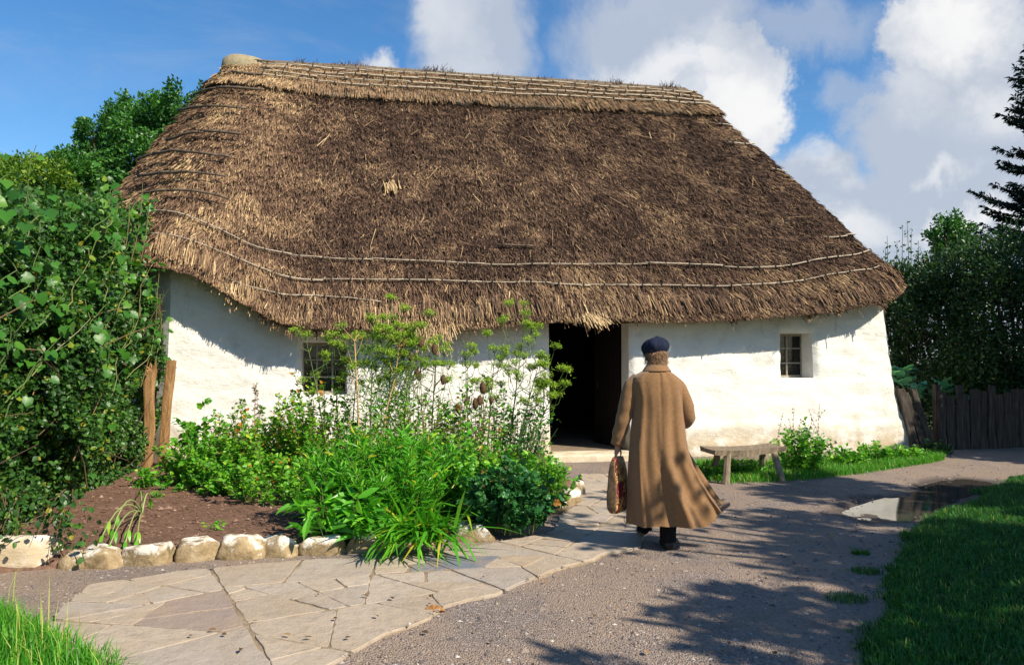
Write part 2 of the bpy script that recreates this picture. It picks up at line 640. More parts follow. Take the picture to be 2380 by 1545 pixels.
X, Y, Q = grid(1.2, 14, -1, 11.2, .1)
Z, _ = lawn_z(X, Y)
o = mesh_np('lawn', np.stack([X, Y, Z], -1), [Q], M_turf, smooth=True)
tag(o, kind='structure')

# verge at the near left
VERGE = pix_poly([(-200, 1395), (0, 1425), (60, 1448), (110, 1480), (200, 1520), (270, 1545), (330, 1640)])
VERGE = np.vstack([VERGE, [-1.9, 1.0, 0], [-6, 1.0, 0], [-6, 5, 0]])
X, Y, Q = grid(-6, -1.5, 1, 5.6, .08)
dv = -sdist(VERGE, X, Y)
P = np.stack([X, Y, 0 * X], -1)
Z = -.06 + .13 * ss(dv + .05 * nz3(P, 5.0), -.1, .25) + .02 * fbm(P, 2, 3)
o = mesh_np('verge', np.stack([X, Y, Z], -1), [Q], M_turf, smooth=True)
tag(o, kind='structure')

# dug soil of the flower bed
BED = pix_poly([(-150, 1350), (60, 1330), (190, 1318), (320, 1306), (450, 1294), (560, 1290), (650, 1286), (750, 1280), (850, 1274), (960, 1268), (1080, 1255), (1160, 1242),
                (1270, 1212), (1310, 1178), (1340, 1150), (1352, 1130), (1300, 1106)])
BED = np.vstack([BED, [.6, 13.4, 0], [-5.3, 12.6, 0], [-9, 12, 0], [-9, 6, 0]])


def bed_z(X, Y):
    d = -sdist(BED, X, Y)
    P = np.stack([X, Y, 0 * X], -1)
    return -.08 + .19 * ss(d, -.10, .22) + .03 * fbm(P, 1.6, 3) + .022 * fbm(P, 9.0, 4), d


X, Y, Q = grid(-9, 2.2, 5.4, 13.6, .055)
Z, _ = bed_z(X, Y)
o = mesh_np('soil_bed', np.stack([X, Y, Z], -1), [Q], M_soil, smooth=True)
tag(o, kind='structure')

# clods and stones lying on the soil, and loose pebbles on the gravel: nobody could count them
def pebbles(name, XY, zf, size, mat, kind='stuff'):
    n = len(XY)
    T = np.array([[1, 0, 0], [.5, .87, 0], [-.5, .87, 0], [-1, 0, 0], [-.5, -.87, 0], [.5, -.87, 0], [.1, .1, .8], [-.05, 0, -.8]], float)
    tri = [(i, (i + 1) % 6, 6) for i in range(6)] + [((i + 1) % 6, i, 7) for i in range(6)]
    th = rng.uniform(0, 6.28, n)
    S = size[:, None] * rng.uniform(.6, 1.2, (n, 3)) * np.array([.6, .5, .42])
    V = T[None] * (1 + rng.normal(0, .16, (n, 8, 1)))
    V = V * S[:, None]
    c, s = np.cos(th)[:, None], np.sin(th)[:, None]
    V = np.stack([V[..., 0] * c - V[..., 1] * s, V[..., 0] * s + V[..., 1] * c, V[..., 2]], -1)
    V += np.stack([XY[:, 0], XY[:, 1], zf], -1)[:, None]
    F = (np.array(tri)[None] + (np.arange(n) * 8)[:, None, None]).reshape(-1, 3)
    o = mesh_np(name, V, [F], mat, rnd=np.repeat(rng.uniform(0, 1, n), 8))
    tag(o, kind=kind)
    return o


M_peb = rnd_mat('pebble', [(0, (.10, .085, .085)), (.4, (.20, .16, .14)), (.7, (.26, .20, .155)), (.95, (.32, .285, .26)), (1, (.52, .47, .42))], .8, .25)
M_clod = rnd_mat('clod', [(0, (.08, .045, .032)), (.6, (.18, .105, .075)), (.97, (.25, .165, .12)), (1, (.38, .30, .24))], .95, .1)

# ---------------------------------------------------------------- flagstone path
PATH = pix_poly([(60, 1545), (98, 1465), (140, 1420), (205, 1362), (330, 1346), (420, 1330), (560, 1318), (700, 1306), (820, 1302), (920, 1296), (1060, 1282), (1160, 1262),
                 (1285, 1240), (1300, 1205), (1345, 1170), (1358, 1128), (1345, 1103), (1470, 1103), (1500, 1140), (1500, 1240), (1490, 1276), (1400, 1292), (1380, 1304), (1300, 1325),
                 (1255, 1345), (1205, 1362), (1160, 1388), (1090, 1400), (1040, 1412), (1000, 1440), (960, 1458), (900, 1475), (850, 1505), (780, 1545), (690, 1600), (300, 1690), (-60, 1690)])
def clip_half(poly, p, nrm):
    res = []
    for i in range(len(poly)):
        a, b = poly[i], poly[(i + 1) % len(poly)]
        da, db = (a - p) @ nrm, (b - p) @ nrm
        if da <= 0: res.append(a)
        if da * db < 0: res.append(a + (b - a) * da / (da - db))
    return res


M_flag = None
m, t, out = new_mat('flagstone')
co = t.node('ShaderNodeTexCoord').outputs['Object']
base = t.ramp(t.attr('rnd'), [(0, (.385, .31, .235)), (.3, (.43, .355, .28)), (.5, (.35, .30, .255)), (.62, (.40, .30, .20)), (.80, (.28, .215, .185)), (.9, (.17, .18, .22)), (1, (.155, .165, .20))])
col = t.mix(t.m('MULTIPLY', t.smooth(t.noise(co, 2.5, 8, .65), .4, .7), .45), base, (.36, .265, .165))
col = t.mix(t.m('MULTIPLY', t.smooth(t.noise(co, 13, 8, .75), .45, .72), .5), col, (.19, .155, .135))
col = t.mix(t.m('MULTIPLY', t.smooth(t.noise(co, 1.3, 6, .65), .45, .7), .4), col, (.30, .24, .18))
pbsdf(t, out, col, .8, .25, bump(t, t.m('ADD', t.noise(co, 9, 8, .65), t.m('MULTIPLY', t.noise(co, 70, 4, .6), .3)), .6, .03))
M_flag = m
M_mortar = simple('mortar', [(.3, (.17, .125, .08)), (.7, (.37, .285, .19))], 14, 8, .95, .1, 60, .8, .012)

def area(p):
    x, y = p[:, 0], p[:, 1]
    return .5 * abs(np.dot(x, np.roll(y, -1)) - np.dot(y, np.roll(x, -1)))


# the paving is laid in long irregular courses, each broken again across
prng = np.random.default_rng(21)
todo, slabs = [np.array([p[:2] for p in PATH])], []
while todo:
    p = todo.pop()
    A_ = area(p)
    c = p.mean(0)
    lim = prng.choice([.06, .12, .22, .40], p=[.2, .28, .3, .22])
    if A_ < lim or len(p) < 3:
        if len(p) >= 3 and A_ > .004: slabs.append(p)
        continue
    w_, v_ = np.linalg.eigh(np.cov(p.T))
    ax = v_[:, 1]
    if prng.uniform() < .22 and A_ < 3 and w_[0] > .25 * w_[1]: ax = v_[:, 0]
    an = prng.normal(0, .22)
    ax = np.array([ax[0] * math.cos(an) - ax[1] * math.sin(an), ax[0] * math.sin(an) + ax[1] * math.cos(an)])
    pr = (p - c) @ ax
    cut = c + ax * (pr.min() + (pr.max() - pr.min()) * prng.uniform(.36, .64))
    for sg in (1, -1):
        q = clip_half(list(p), cut, sg * ax)
        if len(q) >= 3: todo.append(np.array(q))
inset = .006
mb = MB()
for i, poly in enumerate(slabs):
    c = poly.mean(0)
    # walk its rim in short steps and roughen it
    rim = []
    for k in range(len(poly)):
        a, b = poly[k], poly[(k + 1) % len(poly)]
        st = max(1, int(np.linalg.norm(b - a) / .06))
        for s_ in range(st): rim.append(a + (b - a) * s_ / st)
    rim = np.array(rim)
    # soften corners
    rim = .7 * rim + .15 * (np.roll(rim, 1, 0) + np.roll(rim, -1, 0))
    P3 = np.stack([rim[:, 0], rim[:, 1], 0 * rim[:, 0]], -1)
    cen = rim.mean(0)
    dd_ = np.linalg.norm(rim - cen, axis=1, keepdims=True)
    rim = cen + (rim - cen) * (1 - inset / np.maximum(dd_, .05))
    rim = rim + unit(rim - cen) * (.012 * nz3(P3, 4.0, 3.0) + .006 * nz3(P3, 18.0) - .001)[:, None]
    zt = .022 + rng.uniform(-.003, .004)
    tilt = rng.normal(0, .002, 2)
    zr = zt + (rim - cen) @ tilt
    k = len(rim)
    inner = cen + (rim - cen) * (1 - .004 / np.maximum(np.linalg.norm(rim - cen, axis=1), .05))[:, None]
    V = np.vstack([np.column_stack([rim, np.full(k, -.03)]), np.column_stack([rim, zr - .003]), np.column_stack([inner, zr]), [[cen[0], cen[1], zt]]])
    jj = np.arange(k); j2 = (jj + 1) % k
    Qs = np.vstack([np.stack([jj, j2, k + j2, k + jj], -1), np.stack([k + jj, k + j2, 2 * k + j2, 2 * k + jj], -1)])
    Ts = np.stack([2 * k + jj, 2 * k + j2, np.full(k, 3 * k)], -1)
    rr = rng.uniform(.0, .62)
    if np.hypot(*(cen - G(1040, 1320)[:2])) < .30: rr = 1.0
    if np.hypot(*(cen - G(510, 1420)[:2])) < .25: rr = .80
    mb.add(V, Qs, Ts, rr)
o = mb.build('path', M_flag, smooth=False)
tag(o, kind='structure')
x0, y0 = PATH[:, :2].min(0) - .1
x1, y1 = PATH[:, :2].max(0) + .1
X, Y, Q = grid(x0, x1, y0, y1, .05)
dp = -sdist(PATH, X, Y)
P = np.stack([X, Y, 0 * X], -1)
Z = -.05 + .0655 * ss(dp + .03 * nz3(P, 4), -.08, .05) + .003 * fbm(P, 6, 3)
o = mesh_np('path_joints', np.stack([X, Y, Z], -1), [Q], M_mortar, smooth=True)
tag(o, kind='structure')

# loose pebbles
n = 26000
Yp = 3.9 + 9 * rng.power(.8, n) ** 1.6
Xp = rng.uniform(-.75, .75, n) * Yp
keep = (sdist(PATH, Xp, Yp) + .03 * nz3(np.stack([Xp, Yp, 0 * Xp], -1), 6.0) > -.015) & (sdist(LAWN, Xp, Yp) > -.05) & (sdist(BED, Xp, Yp) > .0) & (sdist(PUD, Xp, Yp) > .03) & (sdist(VERGE, Xp, Yp) > 0)
Xp, Yp = Xp[keep], Yp[keep]
zp = .012 * fbm(np.stack([Xp, Yp, 0 * Xp], -1), .8, 3) + .002 + .018 * (sdist(PATH, Xp, Yp) < .01)
pebbles('gravel', np.stack([Xp, Yp], -1), zp, rng.gamma(2.6, .0048, len(Xp)), M_peb)
n = 9000
Xp, Yp = rng.uniform(-5, 1.2, n), rng.uniform(6, 11.5, n)
zp, d = bed_z(Xp, Yp)
keep = d > .12
pebbles('soil_clods', np.stack([Xp, Yp], -1)[keep], zp[keep] + .004, rng.gamma(2.5, .007, keep.sum()), M_clod)
# ---------------------------------------------------------------- cottage
P0 = np.array([-5.2, 12.1, 0.0])
WA = R(10.5)
WU = np.array([math.cos(WA), math.sin(WA), 0])
WN = np.array([-math.sin(WA), math.cos(WA), 0])


def LW(s, d, z):
    """cottage coordinates (along the front, into the house, up) -> world"""
    s, d, z = np.broadcast_arrays(np.asarray(s, float), np.asarray(d, float), np.asarray(z, float))
    return P0 + s[..., None] * WU + d[..., None] * WN + z[..., None] * np.array([0, 0, 1.0])


cottage = empty('cottage', LW(6.1, 2.7, 0), 'long low whitewashed cottage with a brown thatched roof and dark open doorway', 'cottage')
CO = np.array(cottage.location)


def cpart(o, parent=None):
    """parent while keeping the world position"""
    o.parent = parent or cottage
    if parent is None: o.matrix_parent_inverse = Matrix.Translation(-Vector(CO))
    return o


m, t, out = new_mat('whitewash')
co = t.node('ShaderNodeTexCoord').outputs['Object']
sp = t.node('ShaderNodeSeparateXYZ'); t.l.new(co, sp.inputs[0])
nz = t.noise(co, 3.2, 9, .65)
col = t.ramp(nz, [(.25, (.58, .55, .49)), (.45, (.74, .72, .67)), (.8, (.79, .77, .72))])
low = t.m('MULTIPLY', t.smooth(sp.outputs[2], .95, .05), t.smooth(t.noise(co, 2.6, 8, .7), .30, .58))
col = t.mix(t.m('MULTIPLY', low, .9), col, (.42, .32, .19))
stk = t.m('MULTIPLY', t.smooth(t.noise(t.vm('MULTIPLY', co, (3.5, 3.5, .5)), 2.2, 7, .7), .56, .75), t.smooth(sp.outputs[2], .9, 2.2))
col = t.mix(t.m('MULTIPLY', stk, .45), col, (.38, .35, .29))
crk = t.smooth(t.noise(t.vm('MULTIPLY', co, (1, 1, 2.6)), 5.0, 9, .72, .4), .66, .78)
col = t.mix(t.m('MULTIPLY', crk, .55), col, (.36, .32, .27))
nb = bump(t, t.m('ADD', t.noise(t.vm('MULTIPLY', co, (1, 1, 1.8)), 7, 9, .7), t.m('MULTIPLY', t.noise(co, 45, 4, .6), .15)), .5, .045)
pbsdf(t, out, col, .92, .12, nb)
M_white = m
M_unlit = simple('unlit_room_black', [(.3, (.004, .004, .004)), (.7, (.009, .008, .007))], 3, 5, .95, .05)  # indoor darkness put into the wall colour, so the doorway reads black
M_floor = simple('stone_floor', [(.3, (.16, .12, .085)), (.7, (.26, .2, .14))], 5, 8, .9, .15, 30, .6, .01)
M_wood_dark = simple('dark_wood', [(.3, (.025, .02, .015)), (.7, (.06, .048, .036))], 5, 8, .8, .2, 30, .6, .01, (6, 6, .6))
M_frame = simple('frame_paint', [(.3, (.20, .18, .14)), (.7, (.42, .38, .31))], 9, 8, .75, .2, 40, .5, .004)
m, t, out = new_mat('window_glass')
co = t.node('ShaderNodeTexCoord').outputs['Object']
pbsdf(t, out, (.010, .011, .012), .09, .35, bump(t, t.noise(co, 7, 3, .5), .12, .02))
M_glass = m

DOOR = (5.92, 7.30, 0.0, 2.30)
WIN1 = (1.93, 2.64, 1.08, 1.90)
WIN2 = (10.08, 10.70, 1.31, 2.10)
REV = .42


def batter(s, z):
    b = .10 * np.clip(1 - z / 2.2, 0, 1) ** 1.5
    sh = ss(s, 10.9, 12.08) * (.39 * np.clip(1 - z / 1.05, 0, 1) ** 1.3 + .17 * np.clip((2.5 - z) / 1.37, 0, 1))
    sh -= .06 * ss(s, .9, 0) * np.clip(1 - z / 2.6, 0, 1)
    return b, sh


def wall_xyz(s, z):
    b, sh = batter(s, z)
    P = np.stack([s, 0 * s, z], -1)
    lump = .028 * fbm(P, 1.1, 3, 5.0) + .022 * fbm(P * np.array([1, 1, 1.7]), 3.5, 4, 9.0) + .02 * np.clip(nz3(P * np.array([.6, 1, 3.2]), 2.0, 2.0) - .35, 0, 1) * ss(1.5 - z, 0, .8)
    ledge = .05 * ss(z + .06 * nz3(P, 2.2, 4.0), .62, .50) * ss(s, 7.6, 8.6) + .035 * ss(z + .05 * nz3(P, 3.0, 1.0), 1.12, 1.02) * ss(s, 8.2, 10.5) * 0
    d = -b - lump - ledge
    for (a0, a1, b0, b1) in (DOOR, WIN1, WIN2):
        dx = np.maximum(np.maximum(a0 - s, s - a1), 0)
        dz = np.maximum(np.maximum(b0 - z, z - b1), 0)
        d = d + .05 * np.clip(1 - np.hypot(dx, dz) / .11, 0, 1) ** 1.7
    return LW(s + sh, d, z)


def spaced(brk, step):
    o = []
    for a, b in zip(brk[:-1], brk[1:]):
        k = max(1, int(round((b - a) / step)))
        o += list(a + (b - a) * np.arange(k) / k)
    return np.array(o + [brk[-1]])


Sg = spaced([0, WIN1[0], WIN1[1], DOOR[0], DOOR[1], WIN2[0], WIN2[1], 12.08], .05)
Zg = spaced([-.1, 0, WIN1[2], WIN2[2], WIN1[3], WIN2[3], DOOR[3], 3.35], .05)
S2, Z2 = np.meshgrid(Sg, Zg)
_es = np.array([(-9, 3.05), (-.25, 3.03), (.25, 2.95), (.55, 2.83), (.84, 2.67), (1.1, 2.5), (1.4, 2.32), (1.75, 2.17), (2.3, 2.1), (4.2, 2.12), (5.6, 2.24), (9, 2.3), (10.5, 2.42), (11.31, 2.58), (12, 2.72), (12.75, 2.98), (20, 3.1)])
HEAD = lambda s: np.interp(s, _es[:, 0], _es[:, 1]) + .36          # the wall head stays under the thatch
Z2 = np.minimum(Z2, HEAD(S2) + .002 * Z2)
V = wall_xyz(S2, Z2)
nx = len(Sg)
Qf = []
ins = lambda s, z, w: w[0] < s < w[1] and (w[2] < z < w[3] or (w is DOOR and z < w[3]))
for j in range(len(Zg) - 1):
    zc = (Zg[j] + Zg[j + 1]) / 2
    for i in range(nx - 1):
        sc = (Sg[i] + Sg[i + 1]) / 2
        if any(ins(sc, zc, w_) for w_ in (DOOR, WIN1, WIN2)): continue
        Qf.append((j * nx + i, j * nx + i + 1, (j + 1) * nx + i + 1, (j + 1) * nx + i))
mb = MB()
mb.add(V.reshape(-1, 3), Qf)
# reveals
for w_ in (DOOR, WIN1, WIN2):
    for (sa, sb, za, zb) in ((w_[0], w_[0], w_[2], w_[3]), (w_[1], w_[1], w_[2], w_[3]), (w_[0], w_[1], w_[3], w_[3]), (w_[0], w_[1], w_[2], w_[2])):
        if sa == sb:
            zz = Zg[(Zg >= za - 1e-6) & (Zg <= zb + 1e-6)]
            ss_ = np.full_like(zz, sa)
        else:
            ss_ = Sg[(Sg >= sa - 1e-6) & (Sg <= sb + 1e-6)]
            zz = np.full_like(ss_, za)
        if w_ is DOOR and za == zb == w_[2]: continue
        front = wall_xyz(ss_, zz)
        rows = [front]
        for k in range(1, 7):
            f = k / 6
            tgt = LW(ss_ + (.0 if w_ is DOOR else .03 * f * np.sign((w_[0] + w_[1]) / 2 - ss_) * (sa == sb)), np.full_like(ss_, REV * f), zz)
            wob = LW(0, 0, 0) - P0
            rows.append(front * (1 - ss(np.array(f), 0, .5)) + tgt * ss(np.array(f), 0, .5) if f < .5 else tgt)
        rings(mb, np.array(rows), closed=False, cap=False)
# end walls and back wall (splayed ends)
LOOP = [(0, 0), (-.45, .35), (-.95, .95), (-1.25, 1.8), (-1.35, 2.7), (-1.25, 3.7), (-.7, 4.9), (0, 5.4), (6, 5.4), (12.1, 5.4), (12.4, 4.4), (12.5, 2.7), (12.3, 1.0), (12.08, 0)]
zz = np.array([-.1, .3, .7, 1.1, 1.6, 2.2, 2.8, 3.35])
rows = []
for z in zz:
    bb = .10 * max(0, 1 - z / 2.2) ** 1.5
    row = []
    for (s, d) in LOOP:
        if (s, d) in ((0, 0), (12.08, 0)):
            row.append(wall_xyz(np.array(float(s)), np.minimum(np.array(z), HEAD(np.array(float(s))))))
        else:
            sx = s + (bb if s > 6 else -bb)
            b2, sh2 = batter(np.array(12.08), np.array(z))
            if s > 12.08: sx = s + sh2 * .9
            row.append(LW(sx, d, z))
    rows.append(row)
rows = np.array(rows)
rows[..., 2] = np.minimum(rows[..., 2], 3.25)
rings(mb, rows, closed=False, cap=False)
wall = mb.build('wall', M_white, smooth=True)
cpart(wall)

# inside walls coloured near black for the unlit room, floor, step
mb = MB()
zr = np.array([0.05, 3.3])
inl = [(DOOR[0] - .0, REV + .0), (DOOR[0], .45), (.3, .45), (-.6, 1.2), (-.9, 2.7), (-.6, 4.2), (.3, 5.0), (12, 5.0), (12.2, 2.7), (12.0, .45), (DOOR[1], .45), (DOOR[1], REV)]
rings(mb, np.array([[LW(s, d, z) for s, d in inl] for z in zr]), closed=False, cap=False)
cpart(mb.build('inner_wall', M_unlit))
mb = MB()
fl = np.array([LW(s, d, .105) for s, d in [(DOOR[0] + .01, .03), (DOOR[1] - .01, .03), (DOOR[1] - .01, .46), (11.9, .46), (11.9, 5), (.3, 5), (.3, .46), (DOOR[0] + .01, .46)]])
mb.add(np.vstack([fl, [LW(6.6, 2, .105)]]), tris=[(i, (i + 1) % 8, 8) for i in range(8)])
cpart(mb.build('floor', M_floor))


def stone_block(c, size, rz=0.0, amp=.03, sc=4.0, seed=0.0, res=9, power=4.0, rnd=.5, facets=0):
    """a rough rounded stone: superellipsoid with noise"""
    th = np.linspace(0, 2 * math.pi, 4 * res, endpoint=False)
    ph = np.linspace(-math.pi / 2, math.pi / 2, 2 * res)
    sg = lambda x, e: np.sign(x) * np.abs(x) ** e
    e = 2 / power
    T, Ph = np.meshgrid(th, ph)
    V = np.stack([sg(np.cos(Ph), e) * sg(np.cos(T), e), sg(np.cos(Ph), e) * sg(np.sin(T), e), sg(np.sin(Ph), e)], -1)
    V = V * np.asarray(size) / 2
    nn = unit(V)
    V = V + nn * (amp * fbm(V, sc, 4, seed))[..., None]
    if facets:
        fr = np.random.default_rng(int(seed * 10) + 5)
        for _ in range(facets):
            q = fr.normal(size=3); q[2] = abs(q[2]) * .9; q = q / np.linalg.norm(q)
            dd = V @ q
            lim = dd.max() * fr.uniform(.62, .88)
            V = V - np.maximum(dd - lim, 0)[..., None] * q * .92
        V = V + (unit(V) * (amp * .35 * fbm(V, sc * 4, 3, seed + 3))[..., None])
    V = V @ rotz(rz).T + np.asarray(c)
    mb = MB()
    rings(mb, V, closed=True, cap=True, rnd=rnd)
    return mb


M_step = simple('step_stone', [(.3, (.40, .31, .20)), (.6, (.62, .54, .40)), (.8, (.75, .70, .6))], 5, 8, .9, .15, 25, .7, .015)
b_ = stone_block(LW(6.55, -.22, .02), (1.55, .62, .20), WA, .02, 3, 2.0, 12, 9)
cpart(b_.build('doorstep', M_step, smooth=True))
# plank door swung inwards on the right jamb
door_e = None
mb = MB()
hinge = LW(DOOR[1] - .02, REV + .02, 0)
da = WA + R(98)
dv_ = np.array([math.cos(da), math.sin(da), 0])
for i in range(5):
    c = hinge + dv_ * (.11 + i * .205) + np.array([0, 0, 1.18])
    mb.box(c, (.198, .04, 2.1), rotz(da))
for z in (.45, 1.2, 1.95):
    mb.box(hinge + dv_ * .52 + np.array([math.sin(da) * .035, -math.cos(da) * .035, z]), (.98, .03, .12), rotz(da))
door = cpart(mb.build('door', simple('door_wood', [(.3, (.008, .006, .005)), (.7, (.022, .017, .013))], 5, 8, .9, .1, 30, .6, .01, (6, 6, .6))))
mb = MB()
mb.tube([hinge + dv_ * .95 + np.array([0, -.03, 1.1]), hinge + dv_ * .95 + np.array([0, -.07, 1.13]), hinge + dv_ * .95 + np.array([0, -.07, 1.23]), hinge + dv_ * .95 + np.array([0, -.03, 1.26])], .01)
M_iron = simple('iron', [(.3, (.02, .018, .016)), (.7, (.05, .04, .035))], 20, 5, .6, .4)
h_ = mb.build('handle', M_iron)
h_.parent = door
# lintel over the doorway
mb = MB()
mb.box(LW(6.61, .10, 2.30), (1.75, .22, .10), rotz(WA))
cpart(mb.build('lintel', M_wood_dark))


def make_window(w_, cols, rws, depth):
    s0, s1, z0, z1 = w_
    s0 -= .01; s1 += .01
    win = empty('window', LW((s0 + s1) / 2, depth, z0))
    cpart(win)
    wl = np.array(win.location)
    fr = MB()
    tk = .045
    rz = rotz(WA)
    put = lambda s, z, ws, wz, dd=.06, b=fr, off=0: b.box(LW(s, depth + off, z), (ws, dd, wz), rz)
    put((s0 + s1) / 2, z0 + tk / 2, s1 - s0, tk); put((s0 + s1) / 2, z1 - tk / 2, s1 - s0, tk)
    put(s0 + tk / 2, (z0 + z1) / 2, tk, z1 - z0 - 2 * tk - .002); put(s1 - tk / 2, (z0 + z1) / 2, tk, z1 - z0 - 2 * tk - .002)
    f = fr.build('frame', M_frame, loc=wl); f.parent = win; f.location = (0, 0, 0)
    bars = MB()
    for i in range(1, cols):
        bars.box(LW(s0 + (s1 - s0) * i / cols, depth, (z0 + z1) / 2), (.024, .035, z1 - z0 - 2 * tk), rz)
    for j in range(1, rws):
        bars.box(LW((s0 + s1) / 2, depth - .002, z0 + (z1 - z0) * j / rws), (s1 - s0 - 2 * tk, .027, .022), rz)
    b = bars.build('glazing_bars', M_frame, loc=wl); b.parent = win; b.location = (0, 0, 0)
    gl = MB()
    gl.add(np.array([LW(s, depth + .012, z) for s, z in ((s0 + tk, z0 + tk), (s1 - tk, z0 + tk), (s1 - tk, z1 - tk), (s0 + tk, z1 - tk))]), [(0, 1, 2, 3)])
    g = gl.build('pane', M_glass, loc=wl); g.parent = win; g.location = (0, 0, 0)
    return win


make_window(WIN1, 3, 3, REV - .14)
make_window(WIN2, 2, 3, REV - .04)

# ---------------------------------------------------------------- thatch
EAVE = [(-.25, -.35, 3.03), (-1.15, .3, 3.06), (-2.15, 1.4, 3.1), (-2.5, 2.7, 3.1), (-2.2, 3.9, 3.1), (-1.1, 5.3, 3.0), (.5, 5.85, 2.6), (6, 5.9, 2.3), (11.5, 5.9, 2.6), (12.7, 4.9, 3.0),
        (13.5, 2.7, 3.2), (13.25, 1.6, 3.2), (12.85, .70, 3.12), (12.5, .02, 2.96), (12.0, -.36, 2.72), (11.31, -.45, 2.58), (10.5, -.47, 2.42), (9, -.47, 2.31), (7.8, -.47, 2.27), (6.7, -.47, 2.28), (5.6, -.47, 2.24),
        (4.9, -.47, 2.16), (4.2, -.47, 2.12), (3, -.47, 2.11), (2.3, -.47, 2.10), (1.75, -.47, 2.17), (1.4, -.47, 2.32), (1.1, -.47, 2.50), (.84, -.46, 2.67), (.55, -.45, 2.83), (.25, -.42, 2.95)]
EAVE = np.array(EAVE)[::-1]           # runs left to right along the front
NE = len(EAVE)


def eave(t):
    """closed Catmull-Rom loop, t in 0..1"""
    t = np.asarray(t, float) % 1.0 * NE
    i = np.floor(t).astype(int)
    f = (t - i)[..., None]
    p0, p1, p2, p3 = (EAVE[(i + k) % NE] for k in (-1, 0, 1, 2))
    return .5 * (2 * p1 + (p2 - p0) * f + (2 * p0 - 5 * p1 + 4 * p2 - p3) * f ** 2 + (3 * p1 - p0 - 3 * p2 + p3) * f ** 3)


RS0, RS1, RZ = .62, 9.42, 7.12


def roof_loc(t, v):
    """cottage coordinates of the thatch surface: v = 0 at the eave, 1 at the ridge"""
    e = eave(t)
    s, d, z = e[..., 0], e[..., 1], e[..., 2]
    sr = RS0 + (np.clip(s, -.3, 12.6) + .3) / 12.9 * (RS1 - RS0)
    dr = 2.7
    dx, dy = s - sr, d - dr
    L = np.maximum(np.hypot(dx, dy), 1e-6)
    rs, rd = sr + dx / L * .2, dr + dy / L * .2
    v = np.asarray(v, float)
    P = np.stack([s + (rs - s) * v, d + (rd - d) * v, z + (RZ - z) * v], -1)
    # a little belly, and a kick outwards at the foot
    bel = .10 * np.sin(np.clip(v, 0, 1) * math.pi) - .0
    P[..., 2] += bel
    return P


def roof_pt(t, v):
    P = roof_loc(t, v)
    W = LW(P[..., 0], P[..., 1], P[..., 2])
    lump = .05 * fbm(W, .8, 3, 2.0) + .028 * fbm(W, 3.0, 2, 8.0) + .022 * nz3(W, 9.0, 5.0)
    n = roof_n(t, v)
    return W + n * lump[..., None]


def roof_n(t, v):
    e = 2e-3
    a = roof_loc(np.asarray(t) + e, v) - roof_loc(np.asarray(t) - e, v)
    b = roof_loc(t, np.asarray(v) + .02) - roof_loc(t, np.asarray(v) - .02)
    n = unit(np.cross(a, b))
    W = n[..., 0:1] * WU + n[..., 1:2] * WN + n[..., 2:3] * np.array([0, 0, 1.0])
    return W


# material: weathered straw, per-stalk colour
M_straw = rnd_mat('straw', [(0, (.024, .015, .011)), (.30, (.074, .044, .031)), (.45, (.148, .088, .057)), (.62, (.262, .163, .094)), (.78, (.38, .255, .135)), (.9, (.52, .37, .19)), (1, (.66, .50, .29))], .8, .15)
M_under = simple('thatch_body', [(.3, (.02, .013, .010)), (.7, (.055, .036, .026))], 14, 8, .95, .1, 40, .9, .03)
M_rod = simple('hazel_rod', [(.3, (.26, .205, .145)), (.7, (.50, .43, .33))], 14, 6, .7, .25, 60, .4, .003)
M_tie = simple('dark_tie', [(.3, (.02, .017, .014)), (.7, (.05, .04, .03))], 20, 4, .85, .1)

nt, nv = 420, 40
tt = np.arange(nt) / nt
vv = np.linspace(0, 1.0, nv)
Tm, Vm = np.meshgrid(tt, vv)
Vm = .032 + .968 * Vm
body = roof_pt(Tm, Vm) - roof_n(Tm, Vm) * .035
lo = [LW(*[eave(tt)[:, k] for k in range(3)])]
ec = eave(tt)
cen = np.stack([np.clip(ec[:, 0], 1.2, 11.0), np.full(nt, 2.7)], -1)
inw = unit(cen - ec[:, :2])
# thick cut edge, then the underside back to the wall head
def in_loop(k, dz):
    return LW(ec[:, 0] + inw[:, 0] * k, ec[:, 1] + inw[:, 1] * k, ec[:, 2] + dz)
under = np.stack([in_loop(.95, .60), in_loop(.60, .36), in_loop(.38, .20), in_loop(.20, .15)])
RV = np.concatenate([under, body])
mb = MB()
rings(mb, RV, closed=True, cap=False)
roof = cpart(mb.build('roof', M_under, smooth=True))

# stalks
def stalks(name, n, tv, length, width, lift, jit, col, mat, parent, off=.0, lean=None):
    t_, v_ = tv
    P = roof_pt(t_, v_)
    N = roof_n(t_, v_)
    e = .01
    down = unit(roof_pt(t_, v_ - e) - roof_pt(t_, v_ + e))
    side = np.cross(N, down)
    a = down + side * (rng.normal(0, jit, len(t_)) + (0 if lean is None else lean))[:, None]
    a = unit(a) + N * (lift + np.abs(rng.normal(0, .10, len(t_))))[:, None]
    a = unit(a)
    nn = unit(N + rng.normal(0, .5, P.shape))
    b = unit(np.cross(nn, a))
    L = length[:, None]; Wd = width[:, None]
    q = P + N * off
    V = np.stack([q - b * Wd * .5, q + b * Wd * .5, q + a * L + b * Wd * .4, q + a * L - b * Wd * .4], 1).reshape(-1, 3)
    F = (np.arange(len(t_)) * 4)[:, None] + np.array([0, 1, 2, 3])[None]
    o = mesh_np(name, V, [F], mat, None, False, np.repeat(col, 4))
    o.parent = parent
    if name == 'loose_straw': o['kind'] = 'stuff'
    return o


